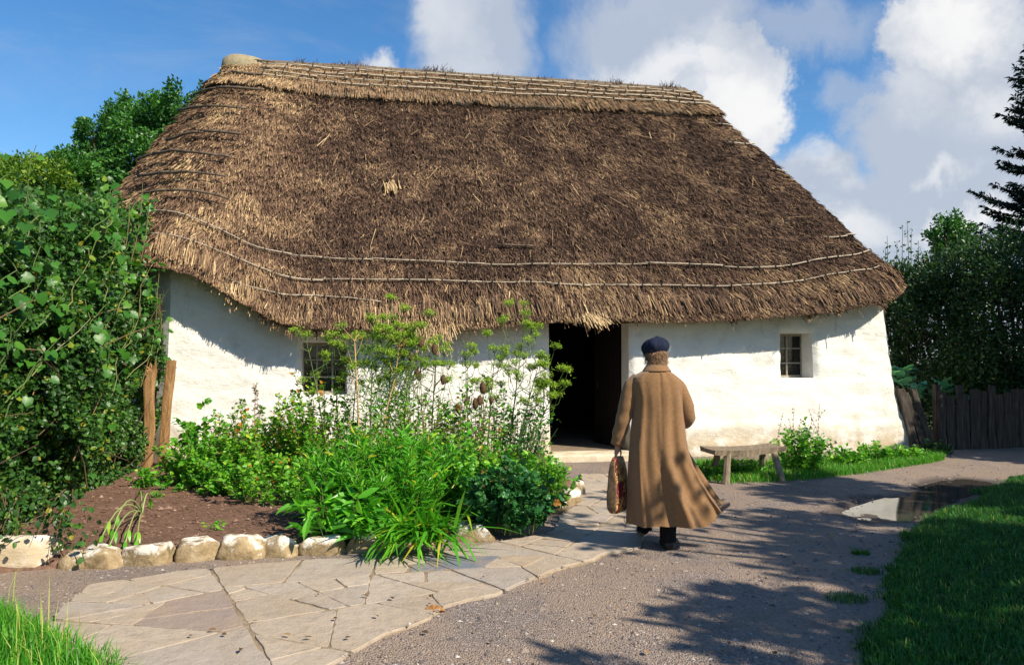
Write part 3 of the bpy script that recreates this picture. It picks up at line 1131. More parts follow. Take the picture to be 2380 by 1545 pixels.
# visible run of the loop: left end round the front to the right end
T_arr = np.linspace(0, 1, 3001)
Ee = eave(T_arr)
Ew = LW(Ee[:, 0], Ee[:, 1], Ee[:, 2])
Nn = roof_n(T_arr, np.full_like(T_arr, .5))
mid = roof_pt(T_arr, np.full_like(T_arr, .5))
face = np.einsum('ij,ij->i', Nn, np.array([0, 0, CAMH]) - mid)
seglen = np.r_[0, np.linalg.norm(np.diff(Ew, axis=0), axis=1)]
wgt = np.where(face > -2.5, seglen, seglen * .12)
cdf = np.cumsum(wgt); cdf /= cdf[-1]


def samp_t(n):
    return np.interp(rng.uniform(0, 1, n), cdf, T_arr)


def zone(t_, v_):
    """0 = brown middle of the front slope, 1 = golden left hip / lower courses"""
    e = eave(t_)
    s = roof_loc(t_, v_)[..., 0]
    W = roof_pt(t_, v_)
    nzv = fbm(W, .9, 4, 31.0)
    hip = ss(-s + .45 * nzv, -2.9 + .9 * (1 - v_), -1.2 + .5 * (1 - v_))
    foot = ss(.17 + .06 * nzv - v_, -.02, .08)
    return np.clip(np.maximum(hip, foot * .85), 0, 1), nzv, s, W


n = 215000
t_ = samp_t(n)
v_ = rng.uniform(0.0, .90, n) ** 1.12
zn, nzv, s_, W_ = zone(t_, v_)
patch = ss(nz3(W_, 2.6, 3.0) + .5 * nz3(W_, 6.0, 1.0), -.2, .6)
streak = nz3(np.stack([eave(t_)[:, 0] * 5, v_ * 3, 0 * v_], -1), 1.0, 5.0)
col = .39 + .15 * zn + .09 * nzv + .19 * (patch - .5) + .06 * streak + rng.normal(0, .145, n) - .03 * ss(s_, 4, 11) * (1 - zn)
bright = rng.uniform(0, 1, n) < .035 + .03 * zn
col = np.where(bright, col + rng.uniform(.12, .32, n), col)
lg = rng.gamma(6, .0105 + 0 * t_) * (1 + 1.2 * ss(.17 - v_, 0, .06) + .5 * zn) + .03
lg = np.minimum(lg, v_ * 5.8 + .05)
lean = .10 + .30 * ss(s_, 3, 11) * np.clip(v_ + .2, 0, 1)
stalks('straw', n, (t_, v_), lg, rng.uniform(.006, .0145, n), .12, .42 - .24 * zn, np.clip(col, .02, .98), M_straw, roof, .0, lean * .3)
# long loose stalks lying about
n = 260
t_ = samp_t(n); v_ = rng.uniform(.05, .85, n)
stalks('loose_straw', n, (t_, v_), rng.uniform(.15, .42, n), rng.uniform(.008, .013, n), .06, .6, np.clip(rng.normal(.70, .12, n), 0, 1), M_straw, roof, .02)
# a pulled-out yellow tuft and the new straw over the door
def tuft(px, py, n, spread, len_, colm):
    k = np.argmin((gx - px) ** 2 + (gy - py) ** 2)
    t0, v0 = gt.ravel()[k], gv.ravel()[k]
    stalks('straw_tuft', n, (t0 + rng.normal(0, spread * .004, n), v0 + rng.normal(0, spread * .02, n)), rng.uniform(.6, 1.1, n) * len_, rng.uniform(.009, .016, n), .12, .2,
           np.clip(rng.normal(colm, .07, n), 0, 1), M_straw, roof, .03)


gt, gv = np.meshgrid(np.linspace(0, 1, 2401), np.linspace(0, 1.0, 201))
gp = roof_pt(gt, gv)
gn = roof_n(gt, gv)
gx, gy = proj(gp)
back = np.einsum('...j,...j->...', gn, np.array([0, 0, CAMH]) - gp) < 0
gx = np.where(back, 1e6, gx).ravel(); gy = gy.ravel()
tuft(908, 428, 60, .45, .26, .84)
tuft(1365, 725, 90, .6, .28, .92)
tuft(1395, 735, 60, .5, .2, .92)
tuft(1000, 755, 160, 1.6, .3, .82)
tuft(440, 380, 120, 1.6, .22, .80)

# eave fringe: several layers deep
n = 30000
t_ = samp_t(n)
e = eave(t_)
k = rng.power(1.0, n)
inn = np.stack([np.interp(t_, tt, inw[:, 0], period=1), np.interp(t_, tt, inw[:, 1], period=1)], -1)
rag = .05 * nz3(np.stack([e[:, 0] * 2.2, e[:, 1] * 2.2, 0 * k], -1), 1.0) + .04 * nz3(np.stack([e[:, 0] * 7, e[:, 1] * 7, 0 * k], -1), 1.0)
rag = rag - .085 * np.clip(nz3(np.stack([e[:, 0] * 11, e[:, 1] * 11, 0 * k], -1), 1.0, 3.0), 0, 1) - .05 * np.clip(nz3(np.stack([e[:, 0] * 23, e[:, 1] * 23, 0 * k], -1), 1.0, 6.0), 0, 1)
dep = .30 * k ** 1.3
base = LW(e[:, 0] + inn[:, 0] * dep, e[:, 1] + inn[:, 1] * dep, e[:, 2] + .13 + .55 * dep)
upv = roof_pt(t_, np.full(n, .12)) - LW(e[:, 0], e[:, 1], e[:, 2])
down = -unit(upv)
side = np.cross(roof_n(t_, np.full(n, .1)), down)
a = unit(down + side * rng.normal(0.03, .10, n)[:, None] + np.array([0, 0, -.30]))
L = rng.uniform(.12, .25, n)
start = base - a * L[:, None] * .75 + np.array([0, 0, 1.0]) * (rag * 2.0 + rng.normal(0, .045, n) - .12 * (rng.uniform(0, 1, n) < .02))[:, None]
b = unit(np.cross(roof_n(t_, np.full(n, .1)) + rng.normal(0, .5, (n, 3)), a))
wd = rng.uniform(.007, .015, n)[:, None]
V = np.stack([start - b * wd * .5, start + b * wd * .5, start + a * L[:, None] + b * wd * .45, start + a * L[:, None] - b * wd * .45], 1).reshape(-1, 3)
col = .55 + rng.normal(0, .15, n) + .12 * nz3(np.stack([e[:, 0] * 1.3, 0 * k, 0 * k], -1), 1.0) - .10 * ss(e[:, 0], 3, 10) + .10 * ss(e[:, 0], 3.8, 2.5)
o = mesh_np('eave_fringe', V, [(np.arange(n) * 4)[:, None] + np.arange(4)[None]], M_straw, None, False, np.repeat(np.clip(col, .05, .97), 4))
o.parent = roof

# ridge: a lighter band with a cut lower edge, wrapped round both ends
VB = .865
nv2 = 9
vb = np.linspace(VB, 1.0, nv2)
Tb, Vb = np.meshgrid(tt, vb)
wob = (.012 * nz3(np.stack([tt * 60, 0 * tt, 0 * tt], -1), 1.0))[None] * (1 - (Vb - VB) / (1 - VB))
band = roof_pt(Tb, Vb + wob) + roof_n(Tb, Vb) * .085
low_ = roof_pt(Tb[:1], Vb[:1] + wob[:1]) - roof_n(Tb[:1], Vb[:1]) * .03
mb = MB()
rings(mb, np.concatenate([low_, band]), closed=True, cap=False)
# rounded top over the ridge
e = eave(tt)
rp = roof_loc(tt, np.ones(nt))
top = []
for f in (0.0, .35, .7, .95):
    cx_ = np.clip(rp[:, 0], RS0, RS1)
    P = np.stack([rp[:, 0] + (cx_ - rp[:, 0]) * f, rp[:, 1] + (2.7 - rp[:, 1]) * f, rp[:, 2] + .06 + .15 * math.sin(f * math.pi / 2) + .02 * nz3(np.stack([rp[:, 0] * 3, rp[:, 1] * 3, 0 * tt], -1), 1.0)], -1)
    top.append(LW(P[:, 0], P[:, 1], P[:, 2]))
rings(mb, np.array(top), closed=True, cap=True)
M_ridge = simple('ridge_straw', [(.3, (.12, .09, .065)), (.7, (.25, .195, .135))], 18, 8, .9, .1, 60, .8, .02, (3, 3, 1))
ridge = mb.build('ridge', M_ridge, smooth=True)
ridge.parent = roof
n = 26000
t_ = samp_t(n); v_ = rng.uniform(VB + .01, 1.03, n)
nr = nz3(roof_pt(t_, np.clip(v_, 0, 1)), 2.0, 4.0)
col = .63 + rng.normal(0, .11, n) + .06 * nr + .08 * ss(roof_loc(t_, v_)[:, 0], 2.2, 1.2)
stalks('ridge_straw', n, (t_, np.clip(v_, 0, 1)), rng.uniform(.08, .2, n), rng.uniform(.007, .013, n), .03, .10, np.clip(col, .05, 1), M_straw, roof, .09)
# spiky tufts along the very top
n = 2600
sx = rng.uniform(RS0 + .6, RS1 + .05, n)
cl = nz3(np.stack([sx * 2.2, 0 * sx, 0 * sx], -1), 1.0) + .6 * nz3(np.stack([sx * 6.0, 0 * sx, 0 * sx], -1), 1.0)
q = LW(sx, 2.7 + rng.normal(0, .09, n), 7.24 + .02 * cl)
a = unit(np.stack([rng.normal(.2, .5, n), rng.normal(0, .6, n), np.full(n, .75)], -1))
L = rng.uniform(.04, .10, n) * (.6 + 1.5 * np.clip(cl, 0, 1))
b = unit(np.cross(rdir(n), a)); wd = .011
V = np.stack([q - b * wd * .5, q + b * wd * .5, q + a * L[:, None] + b * wd * .25, q + a * L[:, None] - b * wd * .25], 1).reshape(-1, 3)
o = mesh_np('ridge_tufts', V, [(np.arange(n) * 4)[:, None] + np.arange(4)[None]], M_straw, None, False, np.repeat(np.clip(rng.normal(.33, .12, n), 0, 1), 4))
o.parent = roof
# pale turf roll on the left ridge end
sx = np.linspace(.22, 1.18, 16)
rows = []
for i, s in enumerate(sx):
    f = (s - .22) / .96
    rr = .34 * math.sqrt(max(0, 1 - (2 * (f ** .75) - 1) ** 2)) + .02
    th = np.linspace(0, 2 * math.pi, 18, endpoint=False)
    rows.append(LW(s + 0 * th, 2.7 + rr * 1.1 * np.cos(th), 7.08 + rr * .80 * np.sin(th)))
rows = np.array(rows); rows += (.02 * fbm(rows, 4, 3))[..., None] * np.array([0, 0, 1.0])
mb = MB(); rings(mb, rows)
M_roll = simple('ridge_roll', [(.3, (.22, .18, .11)), (.7, (.36, .30, .19))], 16, 8, .95, .1, 50, .8, .015)
rl = mb.build('ridge_roll', M_roll, smooth=True); rl.parent = roof


def on_roof(px, py):
    k = np.argmin((gx - px) ** 2 + (gy - py) ** 2)
    return gt.ravel()[k], gv.ravel()[k]


def rod(pts, off=.058, rad=.0112, split=.62, ties=.34, mat=None):
    """a line of split hazel laid on the thatch through picture points, with its ties"""
    tv = np.array([on_roof(*p) for p in pts])
    tv[:, 0] = np.unwrap(tv[:, 0], period=1)
    u = np.linspace(0, 1, len(tv))
    uu = np.linspace(0, 1, len(tv) * 8)
    t2, v2 = np.interp(uu, u, tv[:, 0]), np.interp(uu, u, tv[:, 1])
    Pp = roof_pt(t2, v2) + roof_n(t2, v2) * off
    for _ in range(3): Pp[1:-1] = .5 * Pp[1:-1] + .25 * (Pp[:-2] + Pp[2:])
    Ls = np.r_[0, np.cumsum(np.linalg.norm(np.diff(Pp, axis=0), axis=1))]
    at = lambda x: np.stack([np.interp(x, Ls, Pp[:, k]) for k in range(3)], -1)
    mb, mt = MB(), MB()
    x = 0.0
    while x < Ls[-1]:
        l = split * rng.uniform(.75, 1.3)
        x2 = min(Ls[-1], x + l)
        q = at(np.linspace(x, x2 + .05, 5)) + np.array([0, 0, 1]) * rng.normal(0, .008)
        mb.tube(q, rad * rng.uniform(.75, 1.25), 6, rnd=rng.uniform(0, 1))
        x = x2
    o = mb.build('binding_rod', mat or M_rod, roof, True)
    x = .1
    while x < Ls[-1] - .05:
        p, p2 = at(x), at(x + .02)
        dr_ = unit(p2 - p)
        n_ = unit(np.cross(dr_, np.array([0, 1, -.4])))
        mt.tube([p - n_ * .035 + np.array([0, -.012, .0]), p + np.array([0, -.022, .008]), p + n_ * .03 + np.array([0, -.012, 0])], .010, 5)
        x += ties * rng.uniform(.6, 1.25)
    if mt.n:
        # the ties belong to the rod and share its mesh
        tm = mt.build('tie', M_tie)
        me, me2 = o.data, tm.data
        nv0, np0 = len(me.vertices), len(me.polygons)
        import bmesh
        bm = bmesh.new(); bm.from_mesh(me)
        me.materials.append(M_tie)
        bm.from_mesh(me2)
        bm.faces.ensure_lookup_table()
        for f in bm.faces[np0:]: f.material_index = 1
        bm.to_mesh(me); bm.free()
        bpy.data.objects.remove(tm)
    return o


RODS = [[(345, 497), (420, 502), (470, 522), (520, 545), (580, 575), (650, 592), (720, 600), (850, 606), (1000, 612), (1200, 617), (1400, 618), (1500, 615), (1640, 620), (1760, 624), (1850, 618), (1940, 600), (2020, 582)],
        [(345, 548), (400, 550), (450, 566), (510, 590), (580, 618), (650, 642), (760, 652), (900, 656), (1050, 657), (1200, 660), (1400, 668), (1560, 668), (1700, 667), (1800, 662), (1900, 650), (1990, 630), (2040, 622)],
        [(520, 650), (580, 672), (640, 686), (720, 690), (800, 696), (885, 706)],
        [(1155, 575), (1240, 577)], [(1910, 556), (1985, 550)], [(1940, 688), (2000, 678)], [(1690, 337), (1750, 338)], [(1665, 293), (1700, 298)], [(1790, 398), (1830, 400)],
        [(430, 272), (470, 264), (520, 262), (575, 268)], [(400, 338), (440, 325), (500, 320), (560, 326)], [(330, 388), (380, 372), (430, 368), (480, 372), (535, 380)],
        [(335, 424), (400, 415), (460, 416), (525, 424)], [(340, 465), (400, 458), (450, 459), (530, 474)],
        [(448, 230), (500, 219), (550, 219), (610, 223)], [(470, 196), (520, 184), (560, 184), (610, 186)], [(508, 150), (540, 140), (580, 150), (640, 160)]]
M_rod2 = simple('old_rod', [(.3, (.05, .036, .026)), (.7, (.16, .12, .085))], 14, 6, .8, .2, 60, .4, .003)
for i, r_ in enumerate(RODS):
    if i < 9 and i != 3: rod(r_)
    else: rod(r_, mat=M_rod2, off=(.06 if i == 3 else .145 if i < 14 else .125), rad=.021)
for dv_r in (.30, .52, .74, .97):
    v0 = VB + (1 - VB) * (.1 + dv_r * .85)
    tA, _ = on_roof(600, 185)
    tB, _ = on_roof(1670, 240)
    t2 = np.linspace(tA, tB, 9)
    pts = [proj(roof_pt(np.array(x), np.array(v0))) for x in t2]
    rod(pts, off=.135, rad=.0135, split=.5, ties=.38)
# ---------------------------------------------------------------- vegetation
GREEN_HEDGE = leaf_mat('hedge_leaf', [(0, (0.013, 0.040, 0.009)), (.45, (0.034, 0.102, 0.018)), (.8, (0.072, 0.184, 0.026)), (.95, (0.171, 0.274, 0.029)), (1, (0.288, 0.274, 0.029))], .30, .42)
GREEN_VINE = leaf_mat('vine_leaf', [(0, (0.029, 0.106, 0.014)), (.6, (0.051, 0.181, 0.019)), (.9, (0.111, 0.256, 0.022)), (1, (0.232, 0.299, 0.022))], .35, .4)
GREEN_TREE = leaf_mat('tree_leaf', [(0, (0.018, 0.068, 0.014)), (.5, (0.049, 0.165, 0.026)), (.85, (0.105, 0.271, 0.036)), (1, (0.211, 0.369, 0.043))], .30, .4)
GREEN_YEL = leaf_mat('yellow_leaf', [(0, (0.053, 0.136, 0.014)), (.5, (0.140, 0.253, 0.024)), (1, (0.316, 0.388, 0.036))], .35, .45)
GREEN_DARK = leaf_mat('dark_leaf', [(0, (0.019, 0.046, 0.018)), (.6, (0.043, 0.104, 0.028)), (.95, (0.096, 0.176, 0.045)), (1, (0.240, 0.268, 0.070))], .25, .4)
GREEN_FIR = leaf_mat('fir_needle', [(0, (.006, .018, .012)), (.7, (.014, .038, .022)), (1, (.03, .07, .03))], .15, .5)
GREEN_ROSE = leaf_mat('rose_leaf', [(0, (0.046, 0.148, 0.014)), (.55, (0.126, 0.365, 0.024)), (.84, (0.278, 0.547, 0.036)), (.93, (0.600, 0.600, 0.048)), (1, (0.600, 0.228, 0.024))], .38, .4)
GREEN_BRI = leaf_mat('bright_leaf', [(0, (0.040, 0.183, 0.013)), (.5, (0.090, 0.349, 0.022)), (.9, (0.200, 0.513, 0.032)), (1, (0.560, 0.496, 0.032))], .40, .38)
GREEN_GER = leaf_mat('cranesbill_leaf', [(0, (0.014, 0.078, 0.020)), (.6, (0.030, 0.147, 0.033)), (.95, (0.068, 0.232, 0.044)), (1, (0.405, 0.186, 0.033))], .28, .42)
GREEN_FEN = leaf_mat('fennel_leaf', [(0, (0.082, 0.214, 0.017)), (.5, (0.227, 0.392, 0.028)), (.85, (0.438, 0.552, 0.044)), (1, (0.356, 0.267, 0.066))], .35, .5)
GREEN_HERB = leaf_mat('herb_leaf', [(0, (0.044, 0.174, 0.014)), (.6, (0.110, 0.370, 0.024)), (1, (0.307, 0.543, 0.036))], .36, .4)
BROWN_LEAF = leaf_mat('withered_leaf', [(0, (.06, .035, .02)), (.5, (.17, .10, .05)), (.85, (.32, .20, .09)), (1, (.35, .14, .03))], .25, .7)
GREEN_KALE = leaf_mat('kale_leaf', [(0, (0.079, 0.244, 0.146)), (.6, (0.157, 0.456, 0.264)), (1, (0.316, 0.600, 0.342))], .2, .5)
GREEN_GRASS = leaf_mat('grass_blade', [(0, (0.017, 0.082, 0.013)), (.6, (0.042, 0.181, 0.023)), (.92, (0.101, 0.290, 0.034)), (1, (0.468, 0.454, 0.112))], .35, .45)
GREEN_GRASS2 = leaf_mat('yellow_green_grass', [(0, (0.041, 0.171, 0.013)), (.6, (0.095, 0.341, 0.022)), (.92, (0.189, 0.465, 0.033)), (1, (0.567, 0.558, 0.154))], .40, .45)  # brighter, yellower green for the verge and wall-foot grass
M_stemG = rnd_mat('green_stem', [(0, (.035, .07, .015)), (.6, (.09, .14, .03)), (1, (.17, .15, .06))], .6, .3)
M_stemB = rnd_mat('brown_stem', [(0, (.05, .03, .018)), (.6, (.14, .09, .05)), (1, (.30, .20, .10))], .75, .2)
M_stemT = rnd_mat('dry_stem', [(0, (.34, .20, .08)), (1, (.55, .36, .16))], .7, .25)
M_bark = simple('bark', [(.3, (.03, .024, .017)), (.7, (.10, .08, .06))], 8, 8, .9, .1, 25, .9, .03, (2, 2, .5))


def leafset(Lv, P, out, L, W, r, up=.35, jit=.7, nup=.9, bias=(0, -.15)):
    n = len(P)
    a = unit(np.asarray(out) + rng.normal(0, jit, (n, 3)) + np.array([0, 0, up]))
    nn = unit(rng.normal(0, .75, (n, 3)) + np.array([bias[0], bias[1], nup]))
    sc = rng.uniform(.6, 1.25, n)
    Lv.add(P, a, nn, L * sc, W * sc, r)


def clump_pts(c, r, n, sub=9, flat=.85):
    """points spread through a lumpy crown: sub-clumps near the surface of a ball"""
    sub = max(sub, 14)
    d = rdir(sub, .35)
    sc = c + d * np.array([1, 1, flat]) * r * rng.uniform(.4, 1.05, (sub, 1))
    k = rng.integers(0, sub, n)
    dd = rdir(n)
    P = sc[k] + dd * (r * .40 * rng.uniform(.1, 1, (n, 1)) ** .55) * np.array([.9, .9, 1.0])
    return P, unit(P - c), rng.uniform(0, 1, sub)[k]


def tree(name, base, clumps, leaves, size, mat, label, cat, group=None, trunk=.16, T=T_DIA, sub=9, shade=.28):
    """clumps: (x, y, z, r).  trunk and limbs grow to every clump"""
    base = np.asarray(base, float)
    root = empty(name, base, label, cat, group)
    cl = np.array(clumps, float)
    top = cl[:, :3].mean(0)
    fork = base + (top - base) * np.array([.6, .6, .45])
    mb = MB()
    f = np.linspace(0, 1, 7)[:, None]
    mb.tube(base + (fork - base) * f + .06 * np.sin(f * 5) * np.array([1, .6, 0]), np.linspace(trunk, trunk * .65, 7), 8)
    for c in cl:
        f = np.linspace(0, 1, 7)[:, None]
        e = c[:3]
        mid = (fork + e) / 2 + np.array([0, 0, -.15 * np.linalg.norm(e - fork)])
        P = (1 - f) ** 2 * fork + 2 * f * (1 - f) * mid + f * f * e
        mb.tube(P, np.linspace(trunk * .5, .015, 7), 6)
        for _ in range(4):
            d = rdir(1, .3)[0] * c[3] * .8
            q = P[4] + (e - P[4]) * rng.uniform(0, 1)
            mb.tube([q, q + d * .5 + np.array([0, 0, .05]), q + d], [.02, .013, .006], 4)
    mb.build('trunk', M_bark, root, True, loc=base).location = (0, 0, 0)
    lv = Leaves(T)
    tot = (cl[:, 3] ** 2).sum()
    for c in cl:
        n = int(leaves * c[3] ** 2 / tot)
        P, out, rr = clump_pts(c[:3], c[3], n, sub)
        r = np.clip(.45 + (rr - .5) * shade + rng.normal(0, .16, n), 0, 1)
        leafset(lv, P, out, size, size * .62, r, .1, .8, .7)
    lv.build('crown', mat, root, loc=base).location = (0, 0, 0)
    return root


def shrub(name, c, rx, ry, h, nst, per, T, L, W, mat, smat, label, cat, group=None, z0=.1, lean=(0, 0), r0=.35, t0=.15, rad=.005, up=.35, jit=.7,
          colr=(.5, .2), arch=1.5, second=None, nup=.9, htop=.55):
    """stems fan out of the ground and carry leaves all the way up"""
    base = np.array([c[0], c[1], z0])
    root = empty(name, base, label, cat, group)
    mb = MB()
    lv = Leaves(T)
    lv2 = Leaves(second[0]) if second else None
    for i in range(nst):
        th, q = rng.uniform(0, 6.283), math.sqrt(rng.uniform(0, 1))
        b = base + np.array([math.cos(th) * rx * r0 * q, math.sin(th) * ry * r0 * q, -.02])
        hh = h * (htop + (1 - htop) * rng.power(.9)) * (1 - .38 * q * q) * (1.22 if rng.uniform() < .07 else 1)
        th += rng.normal(0, .25); q *= rng.uniform(.8, 1.18)
        e = base + np.array([math.cos(th) * rx * q + lean[0] * hh, math.sin(th) * ry * q + lean[1] * hh, hh])
        f = np.linspace(0, 1, 6)[:, None]
        P = b + (e - b) * np.concatenate([f ** arch, f ** arch, f ** .85], 1) + rng.normal(0, .02 * h, (1, 3)) * np.sin(f * math.pi)
        mb.tube(P, np.linspace(rad, rad * .4, 6), 4, rng.uniform(0, 1), cap=False)
        n = max(1, int(per * rng.uniform(.7, 1.3)))
        tq = rng.uniform(t0, 1.02, n)
        ti = np.clip(tq * 5, 0, 4.999); ii = ti.astype(int)
        pp = P[ii] + (P[ii + 1] - P[ii]) * (ti - ii)[:, None]
        an = rng.uniform(0, 6.283, n)
        out = np.stack([np.cos(an), np.sin(an), 0 * an], -1)
        pp = pp + out * rng.uniform(0, .35 * L, (n, 1))
        leafset(lv, pp, out, L, W, np.clip(rng.normal(colr[0], colr[1], n) + .18 * (tq - .5), 0, 1), up, jit * .6, nup)
        if second:
            n2 = max(1, int(second[3] * rng.uniform(.5, 1.5)))
            tq = rng.uniform(second[4][0], second[4][1], n2)
            ti = np.clip(tq * 5, 0, 4.999); ii = ti.astype(int)
            pp = P[ii] + (P[ii + 1] - P[ii]) * (ti - ii)[:, None]
            an = rng.uniform(0, 6.283, n2)
            leafset(lv2, pp, np.stack([np.cos(an), np.sin(an), 0 * an], -1), second[1], second[2], rng.uniform(0, 1, n2), .1, .8)
    mb.build('stems', smat, root, loc=base).location = (0, 0, 0)
    lv.build('foliage', mat, root, loc=base).location = (0, 0, 0)
    if second: lv2.build(second[6], second[5], root, loc=base).location = (0, 0, 0)
    return root


# ---- hedge on the left
HB = np.array([-5.6, 8.5, 0])
hedge = empty('hedge', HB, 'tall dense dark green hedge of small leaves rising beside the end of the cottage', 'hedge')


def hedge_face(y, z):
    x = np.interp(y, [5.0, 6.0, 7.0, 8.3, 9.5, 11.0, 12.2], [-4.1, -4.02, -4.24, -4.32, -4.60, -5.02, -5.35])
    P = np.stack([0 * y, y, z], -1)
    bulge = .34 * fbm(P, .9, 3, 3.0) + .12 * fbm(P, 3.0, 2, 7.0)
    return x + bulge - .16 * np.clip(z - 1.6, 0, 3) - .28 * ss(z, .7, 0)


def hedge_top(y):
    return 2.58 + .20 * (y - 6) + .25 * nz3(np.stack([y * 1.1, 0 * y, 0 * y], -1), 1.0)


n = 110000
y = rng.uniform(5.0, 12.2, n)
z = rng.uniform(0, 1, n) * hedge_top(y)
dpt = rng.gamma(1.3, .16, n)
x = hedge_face(y, z) - dpt
P = np.stack([x, y, z], -1)
patch = nz3(P, 1.4, 2.0) + .5 * nz3(P, 4, 8.0)
keep = nz3(P, 2.6, 11.0) + .8 * nz3(P, 7.0, 3.0) > -.12
P, patch = P[keep], patch[keep]
n = len(P)
lv = Leaves(T_OV)
leafset(lv, P, np.array([[.7, -.35, 0]]), .060, .046, np.clip(.50 + .16 * patch + rng.normal(0, .24, n), 0, 1), -.1, .75, .5, bias=(.55, -.35))
# dark heart of the hedge
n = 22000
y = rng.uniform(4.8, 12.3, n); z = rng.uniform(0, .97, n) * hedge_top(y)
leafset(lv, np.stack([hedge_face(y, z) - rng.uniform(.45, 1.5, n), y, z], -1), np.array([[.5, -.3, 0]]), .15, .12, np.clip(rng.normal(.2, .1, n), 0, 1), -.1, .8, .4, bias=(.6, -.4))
# shaggy top
n = 16000
y = rng.uniform(5.0, 12.4, n)
x = hedge_face(y, hedge_top(y)) - rng.uniform(0, 2.2, n)
z = hedge_top(y) + .22 * fbm(np.stack([x, y, 0 * x], -1), 2.5, 3) + rng.normal(0, .10, n)
leafset(lv, np.stack([x, y, z], -1), np.array([[.2, -.2, .5]]), .065, .048, np.clip(rng.normal(.55, .2, n), 0, 1), .2, .8, .7)
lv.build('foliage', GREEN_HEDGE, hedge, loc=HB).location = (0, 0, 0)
mb = MB()
for i in range(120):
    y = rng.uniform(5.2, 11.8); z = rng.uniform(.1, 1) * hedge_top(np.array(y))
    x = float(hedge_face(np.array(y), np.array(z))) - rng.uniform(-.02, .35)
    d = unit(np.array([rng.normal(.1, .25), rng.normal(0, .8), rng.normal(.5, .5)])) * rng.uniform(.3, 1.0)
    p = np.array([x, y, max(z - .3, .05)])
    mb.tube([p, p + d * .5 + rng.normal(0, .03, 3), p + d], [.008, .006, .003], 4, rng.uniform(0, 1), cap=False)
for i in range(26):
    y = rng.uniform(5.4, 12); x = -5.2 - rng.uniform(.1, .9)
    mb.tube([[x, y, -.05], [x + rng.normal(0, .1), y + rng.normal(0, .15), 1.2], [x + rng.normal(0, .25), y + rng.normal(0, .3), 2.6]], [.035, .025, .012], 6, rng.uniform(0, .5))
mb.build('branches', M_stemB, hedge, loc=HB).location = (0, 0, 0)

# ---- broad-leaved climber over the hedge
vine = empty('climbing_plant', (-4.9, 9.2, 0), 'broad-leaved light green climber with pale stems scrambling over the dark hedge', 'climber')
VL = np.array(vine.location)
lv = Leaves(T_LOB)
mb = MB()
for i in range(46):
    y = rng.uniform(5.7, 11.6); z = rng.uniform(.25, 1.0) ** .8 * float(hedge_top(np.array(y)))
    hd = rng.uniform(-.9, .9)
    pts = []
    for k in range(7):
        pts.append([float(hedge_face(np.array(y), np.array(z))) + .03 + .03 * rng.uniform(), y, z])
        y = min(11.9, max(5.6, y + .17 * math.cos(hd))); z = max(.15, z + .12 + .06 * math.sin(hd)); hd += rng.normal(0, .4)
    pts = np.array(pts)
    mb.tube(pts, np.linspace(.007, .003, 7), 4, rng.uniform(0, 1), cap=False)
    m_ = int(rng.integers(5, 12))
    ti = rng.uniform(0, 5.99, m_); ii = ti.astype(int)
    pp = pts[ii] + (pts[ii + 1] - pts[ii]) * (ti - ii)[:, None] + rng.normal(0, .07, (m_, 3))
    a = unit(np.stack([rng.uniform(-.2, .8, m_), rng.normal(-.2, .7, m_), rng.normal(-.4, .5, m_)], -1))
    nn = unit(np.stack([rng.uniform(.3, 1, m_), rng.uniform(-1, -.1, m_), rng.uniform(.2, .9, m_)], -1))
    sc = rng.uniform(.045, .125, m_)
    lv.add(pp, a, nn, sc, sc * rng.uniform(.9, 1.15, m_), np.clip(rng.normal(.5, .22, m_), 0, 1))
# wands rising above the hedge beside the thatch
for (px, py, Y) in ((330, 425, 10.6), (300, 470, 10.2), (255, 440, 9.4), (205, 455, 8.8), (345, 455, 11.0), (150, 470, 8.3), (60, 455, 7.4), (370, 600, 11.2), (365, 680, 11.0)):
    e = AT(px, py, Y)
    b = e + np.array([-.25, .1, -1.3])
    f = np.linspace(0, 1, 6)[:, None]
    pts = b + (e - b) * f + np.array([.06, 0, 0]) * np.sin(f * 3)
    mb.tube(pts, np.linspace(.010, .004, 6), 5, 1.0, cap=False)
    m_ = 14
    ti = rng.uniform(.5, 4.99, m_); ii = ti.astype(int)
    pp = pts[ii] + (pts[ii + 1] - pts[ii]) * (ti - ii)[:, None]
    an = rng.uniform(0, 6.28, m_)
    a = unit(np.stack([np.cos(an), np.sin(an), rng.normal(.1, .3, m_)], -1))
    sc = rng.uniform(.07, .14, m_)
    lv.add(pp + a * .03, a, unit(np.array([.3, -.4, .8]) + rng.normal(0, .4, (m_, 3))), sc, sc, np.clip(rng.normal(.5, .2, m_), 0, 1))
# a few big leaves close to the camera
for (px, py, Y, s_) in ((105, 488, 6.6, .26), (60, 520, 6.4, .2), (15, 490, 6.2, .24), (160, 520, 6.8, .18), (10, 360, 6.4, .12), (120, 455, 7.2, .16), (40, 560, 6.5, .14),
                        (235, 1190, 8.0, .14), (215, 1100, 8.6, .13), (150, 1275, 6.9, .17), (240, 1245, 7.6, .10), (190, 1210, 7.6, .12), (270, 900, 9.4, .16), (250, 870, 9.2, .13), (260, 985, 9.2, .17), (235, 960, 9.0, .14)):
    p = AT(px, py, Y)
    lv.add([p], unit(np.array([[rng.uniform(.2, .8), -.5, -.5]])), unit(np.array([[.3, -.7, .7]]) + rng.normal(0, .2, (1, 3))), s_ * .62, s_ * .64, rng.uniform(.1, .6))
lv.build('foliage', GREEN_VINE, vine, True, loc=VL).location = (0, 0, 0)
mb.build('stems', M_stemG, vine, loc=VL).location = (0, 0, 0)


def pclumps(lst, Y, rs=1.0, dy=.8):
    o = []
    for px, py, r in lst:
        yy = Y + rng.uniform(-dy, dy)
        p = AT(px, py, yy)
        o.append((*p, r * rs))
    return o


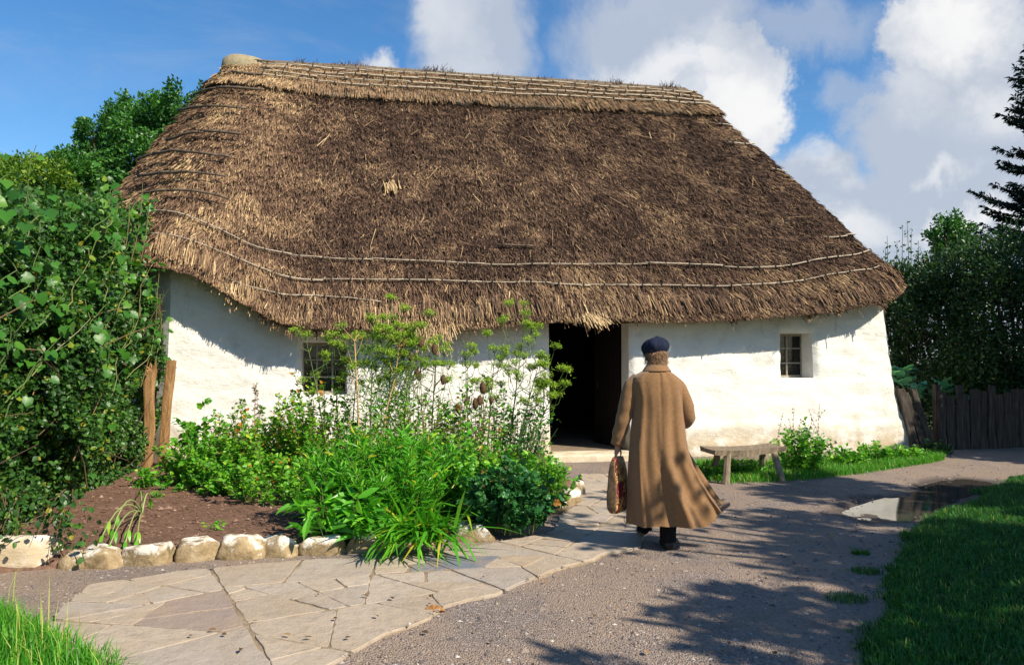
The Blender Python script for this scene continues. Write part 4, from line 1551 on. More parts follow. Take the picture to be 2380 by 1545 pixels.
# ---- trees behind the hedge on the left
tree('leafy_tree', (*AT(320, 840, 19)[:2], 0), pclumps([(285, 285, .62), (300, 330, .8), (250, 335, .7), (345, 300, .7), (390, 270, .6), (425, 240, .55), (215, 320, .5), (230, 400, .85), (300, 420, 1.0),
     (370, 380, 1.0), (420, 330, .9), (200, 450, .7), (270, 500, 1.0), (350, 480, 1.0), (284, 262, .42)], 19), 42000, .10, GREEN_TREE,
     'tall dark green tree with a ragged top beside the thatch, highest behind the hedge', 'tree', 'trees behind the hedge', trunk=.2)
tree('leafy_tree', (*AT(60, 840, 17)[:2], 0), pclumps([(60, 420, .6), (20, 430, .6), (110, 430, .55), (80, 470, .9), (20, 490, .9), (140, 480, .6), (70, 395, .3), (-30, 440, .8)], 17), 20000, .085, GREEN_YEL,
     'yellowish green tree low behind the hedge, shorter than the dark tree', 'tree', 'trees behind the hedge', trunk=.14)
tree('leafy_tree', (*AT(160, 840, 18)[:2], 0), pclumps([(150, 410, .5), (175, 400, .55), (130, 400, .3), (170, 450, .8), (205, 470, .7), (180, 500, .9), (155, 375, .2)], 18), 15000, .09, GREEN_TREE,
     'small mid green tree wedged between the yellowish tree and the tall dark tree', 'tree', 'trees behind the hedge', trunk=.12)

# ---- bushes and trees at the right
tree('bush', (*AT(2105, 882, 18.5)[:2], 0), pclumps([(2075, 682, .8), (2060, 762, .9), (2120, 672, .9), (2100, 762, 1.1), (2110, 842, 1.1), (2080, 922, 1.0), (2150, 742, 1.0), (2150, 902, 1.1), (2110, 960, .9), (2060, 642, .4)], 18.2), 22000, .085, GREEN_DARK,
     'dark bush against the cottage corner behind the kale', 'bush', 'dark bushes behind the plank fence', trunk=.1)
tree('bush', (*AT(2230, 882, 18.5)[:2], 0), pclumps([(2190, 652, .8), (2230, 642, .8), (2200, 722, 1.1), (2260, 702, 1.1), (2230, 802, 1.2), (2200, 902, 1.2), (2270, 902, 1.2), (2230, 960, 1.0), (2160, 632, .5)], 17.6), 22000, .085, GREEN_DARK,
     'dark bush between the cottage corner bush and the fir, under the small round tree', 'bush', 'dark bushes behind the plank fence', trunk=.1)
tree('bush', (*AT(2360, 882, 17.5)[:2], 0), pclumps([(2310, 642, .8), (2350, 612, .8), (2390, 622, .9), (2320, 722, 1.1), (2380, 722, 1.2), (2340, 822, 1.2), (2320, 922, 1.2), (2400, 922, 1.2), (2350, 960, 1.0), (2420, 802, 1.2)], 17), 22000, .085, GREEN_DARK,
     'dark bush below the fir at the edge of the picture', 'bush', 'dark bushes behind the plank fence', trunk=.1)
tree('small_tree', (*AT(2220, 840, 27)[:2], 0), pclumps([(2215, 545, .75), (2185, 560, .5), (2245, 555, .55), (2220, 575, .7), (2255, 575, .35), (2195, 535, .4)], 27, dy=.5), 5000, .12, GREEN_TREE,
     'small round-headed tree showing above the dark bushes', 'tree', trunk=.12)
# thin shoots above the bushes
lv = Leaves(T_DIA); mb = MB()
sp0 = np.array([*AT(2110, 840, 17.9)[:2], 3.0])
sh = empty('sapling', sp0 - np.array([0, 0, 3.0]), 'thin leafy shoots standing up against the cloud above the dark bushes', 'sapling')
for px, py in ((2062, 548), (2058, 575), (2098, 525), (2108, 512), (2118, 540), (2135, 560), (2170, 545), (2085, 560)):
    e = AT(px, py, 17.9); b = AT(px + rng.uniform(-6, 10), 690, 17.9)
    f = np.linspace(0, 1, 5)[:, None]
    pts = b + (e - b) * f
    mb.tube(pts, np.linspace(.012, .004, 5), 4, .3, cap=False)
    m_ = 26
    tq = rng.uniform(0, 1, m_)[:, None]
    leafset(lv, b + (e - b) * tq + rng.normal(0, .03, (m_, 3)), np.array([[0, 0, .4]]), .085, .045, rng.uniform(.2, .7, m_), .2, .9)
mb.tube([sp0 - np.array([0, 0, 3.02]), sp0 - np.array([0, 0, 1.2]), sp0 + np.array([0, 0, .1])], [.03, .02, .012], 6)
for px, py in ((2062, 690), (2108, 690), (2135, 690), (2170, 690)):
    mb.tube([sp0 - np.array([0, 0, .6]), AT(px, py, 17.9)], [.012, .010], 4)
lo_ = np.array(sh.location)
mb.build('stems', M_stemB, sh, loc=lo_).location = (0, 0, 0)
lv.build('foliage', GREEN_TREE, sh, loc=lo_).location = (0, 0, 0)


def conifer(base, H, rad, zmin, n_wh, label, droop=.12):
    base = np.asarray(base, float)
    root = empty('fir_tree', base, label, 'fir tree')
    mb = MB()
    mb.tube([base, base + np.array([.05, 0, H * .5]), base + np.array([0, 0, H])], [.24, .15, .02], 8)
    lv = Leaves(T_DIA)
    for i in range(n_wh):
        f = i / n_wh
        z = zmin + (H - zmin) * f
        rr = rad * (1 - f) ** .8 * rng.uniform(.75, 1.1) + .15
        for k in range(11):
            th = rng.uniform(0, 6.283)
            d = np.array([math.cos(th), math.sin(th), 0])
            L = rr * rng.uniform(.6, 1.1)
            t = np.linspace(0, 1, 6)[:, None]
            P = base + np.array([0, 0, z]) + d * L * t + np.array([0, 0, 1]) * (-.5 * droop * L * np.sin(t * math.pi) * 2 + .10 * L * t ** 3)
            mb.tube(P, np.linspace(.03, .006, 6), 4, cap=False)
            m_ = int(120 * L)
            tq = rng.uniform(.12, 1.02, m_); ti = np.clip(tq * 5, 0, 4.999); ii = ti.astype(int)
            pp = P[ii] + (P[ii + 1] - P[ii]) * (ti - ii)[:, None]
            sd = np.cross(d, [0, 0, 1]) * rng.choice([-1, 1], m_)[:, None]
            leafset(lv, pp + sd * rng.uniform(0, .22, (m_, 1)) * (1.1 - tq)[:, None], sd * .8 + d * .6, .17, .05, np.clip(rng.normal(.45, .2, m_), 0, 1), -.1, .35, .8)
    mb.build('trunk', M_bark, root, loc=base).location = (0, 0, 0)
    lv.build('crown', GREEN_FIR, root, loc=base).location = (0, 0, 0)


conifer((*AT(2492, 840, 21)[:2], 0), 12.0, 2.7, 3.6, 34, 'dark fir tree with drooping boughs at the edge of the picture')

# ---- trees beyond the picture that throw the dappled shade
def ball(c, R_, n, rmin, rmax):
    o = []
    for _ in range(n):
        p = np.array(c) + rdir(1)[0] * np.array(R_) * rng.uniform(.2, 1) ** .6
        o.append((*p, rng.uniform(rmin, rmax)))
    return o


SHADERS = [((9.6, 1.4), (9.4, 2.0, 5.8), (2.0, 2.0, 1.3), 14, .6, .95, 7500), ((10.8, 5.2), (10.4, 5.1, 5.6), (1.9, 1.8, 1.2), 13, .6, .95, 8000), ((9.6, -1.4), (8.7, -.7, 5.3), (1.9, 1.5, 1.2), 11, .6, .9, 4500),
           ((12.6, 3.2), (12.2, 3.5, 5.6), (2.0, 1.9, 1.5), 12, .6, 1.0, 4200), ((11.9, 12.3), (11.7, 12.4, 3.5), (1.3, 1.6, 1.4), 14, .7, 1.0, 15000), ((14.2, 12.0), (14.0, 12.2, 4.4), (1.7, 1.8, 1.9), 16, .8, 1.1, 16000),
           ((13.0, 15.0), (12.9, 15.1, 4.2), (1.2, 1.7, 1.4), 16, .8, 1.1, 16000), ((16, 13.8), (15.6, 13.9, 5.0), (1.8, 2.2, 1.6), 16, 1.0, 1.3, 14000), ((8.4, .4), (6.7, .5, 5.3), (1.4, 1.1, .6), 9, .35, .6, 1500), ((7.6, 3.2), (6.1, 4.3, 5.6), (1.1, 1.7, .5), 7, .28, .45, 210)]
for i, (b, c, R_, n, r1, r2, L_) in enumerate(SHADERS):
    tree('shade_tree', (*b, 0), ball(c, R_, n, r1, r2), L_, .20, GREEN_TREE, 'leafy tree beside the lawn throwing dappled shade on the gravel', 'tree', 'shade trees beside the lawn', trunk=.2)
# ---------------------------------------------------------------- flower bed planting
def bz(x, y):
    return float(bed_z(np.array([x]), np.array([y]))[0][0])


def at_bed(px, py):
    p = G(px, py, .1)
    return p[0], p[1]


def W_(px, Y):
    return AT(px, 900, Y)[0]


ROSES = [(480, 9.9, .55, .5, .78, 62, GREEN_HERB, 'low leafy bush at the foot of the wooden posts'), (560, 10.1, .6, .5, 1.08, 75, GREEN_ROSE, 'bushy rose with yellowing leaves below the sunlit wall, nearest the wooden posts'),
         (640, 9.6, .6, .55, .92, 80, GREEN_ROSE, 'rose bush with a few red leaves, in front of the dark window edge'), (560, 9.2, .55, .4, .55, 48, GREEN_HERB, 'small fresh green bush spilling on to the back of the bare soil'),
         (690, 9.9, .45, .4, 1.22, 48, GREEN_ROSE, 'taller thin rose with arching shoots just under the dark window')]
for px, Y, rx_, ry_, h_, ns_, mt_, lab in ROSES:
    shrub('rose_bush', (W_(px, Y), Y), rx_, ry_, h_, ns_, 62, T_OV, .052, .038, mt_, M_stemB, lab, 'bush', 'bushes along the cottage wall', z0=.1, r0=.5, rad=.005, htop=.3, colr=(.5, .26), arch=1.3)
c = (W_(745, 9.7), 9.7)
shrub('bramble_bush', c, .62, .5, 1.40, 80, 62, T_OV, .052, .036, GREEN_ROSE, M_stemB, 'bushy bramble with yellow and red tinted leaves in front of the smaller-paned dark window', 'bush', z0=.1, r0=.45, rad=.006, colr=(.52, .26), htop=.3)
c = at_bed(455, 1118)
shrub('ground_creeper', (W_(455, 9.9), 9.6), .7, .35, .34, 34, 26, T_OV, .06, .045, GREEN_HERB, M_stemG, 'low creeping green plant at the back edge of the bare soil', 'plant', z0=.1, r0=.8)
c = (W_(880, 7.35), 7.35)
shrub('goldenrod_clump', c, .74, .55, .98, 160, 50, T_DIA, .095, .021, GREEN_BRI, M_stemG, 'bright green clump of upright stems with narrow leaves in the middle of the bed', 'plant', z0=.1, r0=.62, up=.75, jit=.6, rad=.005, htop=.6)
c = (W_(800, 6.85), 6.85)
shrub('leafy_perennial', c, .42, .26, .52, 30, 12, T_OV, .19, .062, GREEN_BRI, M_stemG, 'bright green plant with long broad leaves arching over the pale edging stones', 'plant', z0=.1, r0=.7, up=.2, jit=.7)
# strap leaves hanging over the stones
def strap_clump(name, c, n, L, W, spread, label, mat=GREEN_BRI, z0=.1, hmin=.5, face=None):
    base = np.array([c[0], c[1], z0])
    root = empty(name, base, label, 'plant')
    for T, k in ((T_BL0, .3), (T_BL1, .4), (T_BL2, .3)):
        m_ = max(1, int(n * k))
        lv = Leaves(T)
        th = rng.uniform(0, 6.283, m_)
        if face is not None: th = rng.normal(face, .9, m_)
        d = np.stack([np.cos(th), np.sin(th), rng.uniform(hmin, 1.8, m_)], -1)
        P = base + np.stack([rng.normal(0, spread, m_), rng.normal(0, spread * .6, m_), 0 * th + rng.uniform(0, .12, m_)], -1)
        nn = np.stack([-np.cos(th) * d[:, 2], -np.sin(th) * d[:, 2], np.ones(m_)], -1)
        lv.add(P, unit(d), unit(nn), rng.uniform(.6, 1.2, m_) * L, rng.uniform(.7, 1.2, m_) * W, np.clip(rng.normal(.5, .25, m_), 0, 1))
        lv.build({0: 'upright_leaves', 1: 'arching_leaves', 2: 'drooping_leaves'}[[T_BL0, T_BL1, T_BL2].index(T) if False else (0 if T is T_BL0 else 1 if T is T_BL1 else 2)], mat, root, True, loc=base).location = (0, 0, 0)
    return root


strap_clump('strap_leaf_clump', at_bed(975, 1262), 190, .42, .034, .15, 'bright green clump of strap leaves spilling over the edging stones onto the paving', face=-1.6, hmin=.3)
strap_clump('strap_leaf_clump', at_bed(925, 1225), 150, .55, .036, .18, 'taller bright strap leaves just behind the clump that spills over the stones', hmin=.8)
strap_clump('iris_leaves', at_bed(722, 1205), 16, .40, .034, .06, 'few flopped long leaves lying on the bare soil beside the bright clump', face=-2.6, hmin=.02, mat=GREEN_HERB)
c = (W_(1185, 7.35), 7.35)
shrub('cranesbill', c, .50, .40, .62, 95, 30, T_LOB, .060, .062, GREEN_GER, M_stemG, 'low dark bluish green mound of lobed leaves beside the paving', 'plant', z0=.08, r0=.55, up=.25, rad=.004, colr=(.45, .2))
c = (W_(1090, 7.7), 7.7)
shrub('cranesbill', c, .45, .4, .74, 70, 30, T_LOB, .058, .06, GREEN_HERB, M_stemG, 'lighter green mound of lobed leaves rising behind the dark bluish mound', 'plant', z0=.08, r0=.55, up=.25, rad=.004, colr=(.4, .2), second=(T_DIA, .07, .03, 1.0, (.3, .9), BROWN_LEAF, 'dead_leaves'))
c = (W_(1262, 8.5), 8.5)
shrub('herb_clump', c, .42, .4, .62, 60, 30, T_OV, .05, .034, GREEN_HERB, M_stemG, 'light green herb clump by the upright white stone near the doorstep', 'plant', z0=.08, r0=.6)
c = (W_(1010, 8.9), 8.9)
shrub('border_plants', c, 1.3, .6, .78, 170, 34, T_OV, .06, .042, GREEN_HERB, M_stemG, 'mixed green undergrowth with withered leaves at the foot of the tall fennel', 'undergrowth', z0=.08, r0=.85, second=(T_OV, .08, .04, 3.5, (.1, .9), BROWN_LEAF, 'dead_leaves'), colr=(.45, .25))
c = (W_(690, 8.7), 8.7)
shrub('border_plants', c, .75, .6, .6, 80, 30, T_OV, .062, .044, GREEN_ROSE, M_stemG, 'leafy green undergrowth between the rose and the bright clump', 'undergrowth', z0=.08, r0=.85, colr=(.46, .2))
# scrambling stems with scattered leaves against the wall
c = (W_(1130, 10.3), 10.3)
shrub('scrambling_plant', c, .8, .4, 1.6, 72, 24, T_OV, .06, .036, GREEN_HERB, M_stemB, 'thin scrambling stems with scattered small leaves against the white wall beside the doorway', 'plant', z0=.08, r0=.8, t0=.2, colr=(.4, .22), jit=.9,
      second=(T_OV, .07, .035, 1.2, (.3, 1), BROWN_LEAF, 'dead_leaves'), htop=.5)
c = (W_(930, 10.2), 10.2)
shrub('scrambling_plant', c, .8, .4, 1.6, 72, 24, T_OV, .06, .036, GREEN_HERB, M_stemB, 'thin leafy stems among the fennel in front of the white wall near the dark window', 'plant', z0=.08, r0=.8, t0=.2, colr=(.45, .22), jit=.9, htop=.5)
c = (W_(1040, 9.5), 9.5)
shrub('scrambling_plant', c, .85, .35, 1.42, 60, 22, T_OV, .055, .036, GREEN_ROSE, M_stemB, 'thin sunlit stems with yellowing leaves around the brown teasels', 'plant', z0=.08, r0=.8, t0=.15, colr=(.5, .28), jit=.9, htop=.35,
      second=(T_OV, .06, .03, 1.5, (.2, 1), BROWN_LEAF, 'dead_leaves'))
c = (W_(1085, 8.9), 8.9)
shrub('withered_stalks', c, .38, .3, .75, 40, 14, T_OV, .06, .022, BROWN_LEAF, M_stemT, 'clump of withered straw coloured stalks behind the dark bluish mound', 'plant', z0=.08, r0=.6, colr=(.6, .25), htop=.4)
# a stand of dark upright stems next to the doorway
c = (W_(1212, 9.9), 9.9)
shrub('mallow_stems', c, .36, .25, 1.15, 52, 13, T_OV, .055, .03, GREEN_GER, M_stemG, 'stand of dark green upright stems close to the doorway', 'plant', z0=.08, r0=.55, lean=(.14, 0), t0=.25, colr=(.4, .2), up=.6, htop=.6)


def fennel(px, py, Y, bx, label, nbr=8, foliage=650, lean=0, scale=1.0):
    top = AT(px, py, Y)
    base = np.array([W_(bx, Y), Y, .08])
    root = empty('fennel_plant', base, label, 'fennel', 'tall fennel plants in the bed')
    st, fl, fo = MB(), Leaves(T_DIA), Leaves(T_DIA)
    f = np.linspace(0, 1, 9)[:, None]
    P = base + (top - base) * np.concatenate([f ** 1.4, f, f], 1)
    st.tube(P, np.linspace(.012, .004, 9), 5, rng.uniform(.2, .7))
    H = top[2] - base[2]

    def umbel(p, d, r):
        k = int(rng.integers(16, 24))
        for _ in range(k):
            th = rng.uniform(0, 6.283); q = math.sqrt(rng.uniform(.02, 1))
            e = p + unit(d + np.array([math.cos(th) * q * .95, math.sin(th) * q * .95, 0])) * r * rng.uniform(.85, 1.1)
            st.tube([p, (p + e) / 2 + np.array([0, 0, -.004]), e], [.0022, .0018, .0016], 3, .5, cap=False)
            m_ = 10
            leafset(fl, e + rng.normal(0, .017, (m_, 3)), np.array([[0, 0, .3]]), .017, .014, np.clip(rng.normal(.58, .17, m_), 0, 1), .1, .9)
    umbel(top, np.array([0, 0, 1.0]), .10 * scale)
    for i in range(nbr):
        t = rng.uniform(.48, .96)
        ti = t * 8; ii = int(min(ti, 7.99))
        p = P[ii] + (P[ii + 1] - P[ii]) * (ti - ii)
        th = rng.uniform(0, 6.283)
        L = rng.uniform(.16, .46) * scale
        d = np.array([math.cos(th) * .75, math.sin(th) * .5, .9])
        e = p + unit(d) * L
        m2 = p + unit(d * np.array([1.5, 1.5, .6])) * L * .5
        st.tube([p, m2, e], [.006, .0045, .003], 4, rng.uniform(.2, .7), cap=False)
        umbel(e, unit(np.array([d[0] * .4, d[1] * .4, 1.0])), rng.uniform(.05, .11) * scale)
    # feathery leaves
    n = foliage
    t = rng.uniform(.2, .95, n); ti = np.clip(t * 8, 0, 7.99); ii = ti.astype(int)
    pp = P[ii] + (P[ii + 1] - P[ii]) * (ti - ii)[:, None]
    th = rng.uniform(0, 6.283, n)
    out = np.stack([np.cos(th), np.sin(th), 0 * th], -1)
    leafset(fo, pp + out * rng.uniform(0, .22, (n, 1)) + rng.normal(0, .03, (n, 3)), out, .085, .010, rng.uniform(.05, .6, n), .3, .8)
    st.build('stems', M_stemG, root, loc=base).location = (0, 0, 0)
    fl.build('flower_heads', GREEN_FEN, root, loc=base).location = (0, 0, 0)
    fo.build('foliage', GREEN_FEN, root, loc=base).location = (0, 0, 0)


fennel(712, 792, 9.5, 770, 'fennel leaning across the dark window with open yellow green heads', 6, 50)
fennel(775, 790, 9.7, 790, 'fennel in front of the dark window, next to the tall dry stalk', 5, 60)
fennel(868, 758, 9.4, 860, 'tall bushy fennel just right of the dry stalk, heads touching the thatch', 18)
fennel(912, 752, 9.6, 900, 'tallest yellow green fennel in the middle of the bed under the eave', 20)
fennel(962, 770, 9.5, 930, 'fennel with crowded yellow heads beside the brown teasels', 17)
fennel(1082, 838, 9.8, 1090, 'short fennel with a few flat heads against the shaded wall', 8, 60)
fennel(1222, 742, 10.0, 1180, 'single tall fennel reaching the eave left of the doorway', 15, 90)
fennel(1255, 835, 9.9, 1195, 'fennel with leafy heads at the edge of the doorway', 15, 80)
fennel(1308, 868, 10.0, 1215, 'fennel leaning out across the black doorway', 17, 60)

fennel(1015, 800, 9.7, 1000, 'fennel standing among the teasels with airy green heads', 9, 160)
fennel(1150, 822, 10.0, 1130, 'fennel in front of the sunlit wall between the teasels and the doorway', 10, 160)
fennel(835, 790, 9.8, 815, 'fennel with feathery heads close behind the pale dry stalk', 11, 260)

M_teasel = rnd_mat('teasel_head', [(0, (.06, .035, .02)), (.6, (.16, .09, .05)), (1, (.32, .2, .11))], .85, .1)


def teasel(bx, by, Y, heads, label):
    base = np.array([W_(bx, Y), Y, .08])
    root = empty('teasel_plant', base, label, 'teasel', 'teasels with brown heads')
    st = MB()
    c = AT(np.mean([h[0] for h in heads]), max(h[1] for h in heads) + 60, Y)
    st.tube([base, (base + c) / 2 + np.array([.02, 0, 0]), c], [.009, .007, .006], 5, .4)
    heads = [(a_, b_, c_ * 1.3) for a_, b_, c_ in heads]
    for (px, py, s) in heads:
        e = AT(px, py + 16 * s, Y)
        st.tube([c, (c + e) / 2 + np.array([.3 * (e[0] - c[0]), 0, -.03]), e], [.005, .004, .0032], 4, .4, cap=False)
    hd = []
    st.build('stems', M_stemB, root, loc=base).location = (0, 0, 0)
    for (px, py, s) in heads:
        p = AT(px, py, Y)
        mb = MB()
        fz = np.linspace(-1, 1, 9); th = np.linspace(0, 6.283, 10, endpoint=False)
        ring = [p + np.stack([np.cos(th) * .026 * s * math.sqrt(max(0.02, 1 - z * z)), np.sin(th) * .026 * s * math.sqrt(max(.02, 1 - z * z)), 0 * th + z * .05 * s], -1) for z in fz]
        rings(mb, ring, rnd=.35)
        for _ in range(110):
            z = rng.uniform(-1, 1); a = rng.uniform(0, 6.283); rr = .026 * s * math.sqrt(1 - z * z)
            q = p + np.array([math.cos(a) * rr, math.sin(a) * rr, z * .05 * s])
            o = unit(np.array([math.cos(a), math.sin(a), z * .6 + .5])) * .016 * s
            w_ = np.array([-math.sin(a), math.cos(a), 0]) * .0022
            mb.add([q - w_, q + w_, q + o], tris=[(0, 1, 2)], rnd=rng.uniform(.3, 1))
        for _ in range(6):
            a = rng.uniform(0, 6.283)
            q = p - np.array([0, 0, .05 * s])
            mb.tube([q, q + np.array([math.cos(a) * .04, math.sin(a) * .04, .01]), q + np.array([math.cos(a) * .055, math.sin(a) * .055, .06])], [.0015, .0012, .0008], 3, .8, cap=False)
        mb.build('seed_head', M_teasel, root, loc=base).location = (0, 0, 0)


teasel(985, 1090, 9.5, [(978, 794, 1.15), (1010, 812, 1.0), (937, 797, .95), (955, 828, .9), (969, 868, .9), (1030, 882, .95)], 'teasel with dark brown heads standing against the shaded wall beside the fennel')
teasel(1105, 1090, 9.8, [(1122, 900, 1.15), (1115, 930, 1.0), (1086, 932, .8), (1105, 938, 1.1), (1064, 948, .9), (1142, 930, .7)], 'shorter teasel with bunched brown heads in front of the sunlit wall')

# dry stalks
def stalk(pts, label, rad):
    P = np.array([AT(*p) for p in pts])
    base = P[-1]
    root = empty('dry_stalk', base, label, 'stalk', 'tall dry stalks')
    mb = MB()
    f = np.linspace(0, 1, 14); u = np.linspace(0, 1, len(P))
    Q_ = np.stack([np.interp(f, u, P[:, k]) for k in range(3)], -1)
    mb.tube(Q_, np.linspace(rad * .55, rad, 14), 6, .7)
    for i in range(7):
        a = rng.uniform(0, 6.283)
        e = P[0] + np.array([math.cos(a) * .13, math.sin(a) * .1, rng.uniform(.02, .16)])
        mb.tube([P[0], (P[0] + e) / 2 + np.array([0, 0, .0]), e], [.005, .004, .003], 4, .4, cap=False)
    for t in (.22, .35, .5):
        k = int(t * 13); a = rng.choice([-1, 1])
        mb.tube([Q_[k], Q_[k] + np.array([a * .05, 0, .10]), Q_[k] + np.array([a * .10, 0, .26])], [.005, .004, .002], 4, .5, cap=False)
    mb.build('stem', M_stemT, root, loc=base).location = (0, 0, 0)


stalk([(824, 792, 9.3), (828, 870, 9.3), (833, 960, 9.3), (836, 1140, 9.3)], 'tall pale dry stalk standing straight beside the dark window', .014)
stalk([(928, 806, 9.4), (918, 880, 9.4), (896, 960, 9.4), (884, 1140, 9.4)], 'thinner leaning dry stalk among the fennel', .010)

# bindweed by the posts
c = (W_(458, 11.0), 11.0)
shrub('bindweed', c, .30, .2, 1.05, 12, 22, T_LOB, .085, .08, GREEN_HERB, M_stemB, 'twining plant with heart shaped leaves beside the wooden post at the wall corner', 'climber', z0=.1, r0=.5, t0=.2, colr=(.35, .2))
c = (W_(590, 11.2), 11.2)
shrub('dry_weed', c, .22, .12, 1.42, 5, 24, T_OV, .05, .024, BROWN_LEAF, M_stemB, 'withered thin weed stem against the sunlit wall above the rose', 'weed', z0=.1, r0=.3, t0=.5, colr=(.3, .2))

# wilted plant on the soil
p0 = G(330, 1196, .12)
root = empty('wilted_plant', p0, 'wilted plant with long pale stems flopped on the bare brown soil', 'plant')
mb, lv = MB(), Leaves(T_BL1)
for (ex, ey, hz_) in ((238, 1250, .17), (255, 1272, .13), (292, 1266, .12), (262, 1238, .20), (318, 1264, .08), (352, 1178, .16), (325, 1150, .10)):
    e = G(ex, ey, .12)
    e[2] = .14
    f = np.linspace(0, 1, 8)[:, None]
    P = p0 + (e - p0) * f + np.array([0, 0, 1.0]) * hz_ * np.sin(f * math.pi) ** .8
    mb.tube(P, np.linspace(.010, .005, 8), 5, .6)
    d = unit(P[-1] - P[-2])
    lv.add([P[-1], P[-2], P[-2]], np.array([d, d + np.array([.3, 0, -.1]), d + np.array([-.3, .2, 0])]), np.array([[0, 0, 1.0]]), .12, .030, rng.uniform(.5, .95, 3))
mb.build('stems', leaf_mat('pale_stem', [(0, (.20, .27, .08)), (1, (.35, .38, .15))], .1, .5), root, True, loc=p0).location = (0, 0, 0)
lv.build('leaves', GREEN_BRI, root, True, loc=p0).location = (0, 0, 0)
SE = [((500, 1232), 'small seedling with a thin bent stem in the middle of the bare soil'), ((470, 1150), 'low seedling near the back of the bare soil, below the rose'),
      ((415, 1142), 'small green weed at the back of the soil by the hedge'), ((365, 1158), 'tiny weed behind the wilted plant'), ((620, 1165), 'little leafy weed at the end of the bare soil by the bright green plants')]
for (px, py), lab in SE:
    c = G(px, py, .1)
    shrub('seedling', c[:2], .09, .08, .10, 6, 5, T_OV, .055, .03, GREEN_HERB, M_stemG, lab, 'seedling', 'seedlings on the bare soil', z0=.1, r0=.2, rad=.003)

# ---------------------------------------------------------------- plants right of the doorway
c = G(2990 * .6198, 1085); c = (W_(1862, 11.6), 11.6)
shrub('mint_bush', c, .50, .35, .72, 62, 32, T_OV, .055, .04, GREEN_HERB, M_stemG, 'leafy green bush with pointed shoots against the white wall at the end of the bench', 'bush', z0=0, r0=.55, colr=(.45, .25))
lvT = empty('seed_spikes', (c[0], c[1], 0), 'thin seed spikes rising above the mint in front of the white wall', 'weed')
q_ = np.array(lvT.location)
for px, py in ((1820, 960), (1845, 950), (1862, 975), (1880, 955), (1905, 940), (1918, 952), (1835, 975), (1890, 970)):
    mb, lv = MB(), Leaves(T_DIA)
    e = AT(px, py, 11.7); b = np.array([c[0] + rng.normal(0, .15), 11.65, 0.0])
    f = np.linspace(0, 1, 6)[:, None]
    P = b + (e - b) * np.concatenate([f ** 1.6, f, f], 1)
    mb.tube(P, np.linspace(.004, .002, 6), 3, .4, cap=False)
    for t in np.linspace(.55, 1, 9):
        i_ = min(int(t * 5), 4); p = P[i_] + (P[i_ + 1] - P[i_]) * (t * 5 - i_)
        leafset(lv, p + rng.normal(0, .006, (4, 3)), np.array([[0, 0, .2]]), .024, .018, rng.uniform(0, .7, 4), 0, 1)
    st_ = mb.build('stem', M_stemB, lvT, loc=q_); st_.location = (0, 0, 0)
    lv.build('seed_head', BROWN_LEAF, st_, loc=q_).location = (0, 0, 0)
WEEDS = [(1960, 12.3, .34, 'leafy weeds at the wall foot just right of the mint bush'), (2030, 12.7, .36, 'tuft of broad-leaved weeds at the wall foot midway to the corner'),
         (2100, 13.1, .30, 'weeds at the bulging foot of the wall corner'), (1735, 11.5, .22, 'small leafy weeds growing under the bench'), (1690, 11.35, .24, 'weeds beside the bench leg nearest the walking person'),
         (2165, 13.9, .26, 'dark low weeds at the foot of the leaning fence posts'), (1640, 11.0, .25, 'dark weeds between the coat and the bench')]
for px, Y, h_, lab in WEEDS:
    shrub('weed_clump', (W_(px, Y), Y), .34, .2, h_, 34, 15, T_OV, .07, .04, GREEN_HERB if px < 2150 else GREEN_DARK, M_stemG, lab, 'weeds', 'weeds along the wall foot', z0=0, r0=.8, colr=(.5, .25))

# ---------------------------------------------------------------- grass (nobody could count it)
def grass(name, XY, Z, h, wd, mat, bend=.5, lean=None, kind='stuff', colr=(.5, .22), parent=None):
    n = len(XY)
    th = rng.uniform(0, 6.283, n)
    L = h * rng.uniform(.5, 1.25, n)
    d = np.stack([np.cos(th), np.sin(th), 0 * th], -1)
    b = np.stack([-np.sin(th), np.cos(th), 0 * th], -1) * (wd * rng.uniform(.7, 1.2, n))[:, None]
    bd = (rng.uniform(.1, 1, n) * bend)[:, None]
    base = np.column_stack([XY, Z])
    up = np.array([0, 0, 1.0])
    m1 = base + up * (L * .55)[:, None] + d * L[:, None] * bd * .3
    e = base + up * L[:, None] * (1 - .35 * bd) + d * L[:, None] * bd
    V = np.stack([base - b, base + b, m1 + b * .8, m1 - b * .8, e], 1).reshape(-1, 3)
    i = (np.arange(n) * 5)[:, None]
    o = mesh_np(name, V, [i + np.array([0, 1, 2, 3]), i + np.array([3, 2, 4])], mat, parent, False, np.repeat(np.clip(rng.normal(colr[0], colr[1], n), 0, 1), 5))
    if kind: tag(o, kind=kind)
    return o


n = 215000
Yg = 1.6 + 9.3 * rng.uniform(0, 1, n) ** 1.2
Xg = (.28 + .95 * rng.uniform(0, 1, n) ** 1.55) * Yg
zg, dg = lawn_z(Xg, Yg)
k = (dg > -.02) & (rng.uniform(0, 1, n) < .35 + .65 * ss(dg, -.02, .15))
grass('lawn_grass', np.stack([Xg, Yg], -1)[k], zg[k] - .01, .062, .0032, GREEN_GRASS, .9)
n = 14000
Xg, Yg = rng.uniform(-4.2, -1.6, n), rng.uniform(3.2, 5.6, n)
dv = -sdist(VERGE, Xg, Yg)
k = dv > -.03
P = np.stack([Xg, Yg, 0 * Xg], -1)
zv = -.06 + .13 * ss(dv + .05 * nz3(P, 5.0), -.1, .25)
grass('verge_grass', P[k][:, :2], zv[k] - .01, .17, .0038, GREEN_GRASS2, .9)
n = 90
Xg, Yg = rng.uniform(-3.3, -1.9, n), rng.uniform(3.6, 5.0, n)
k = -sdist(VERGE, Xg, Yg) > .03
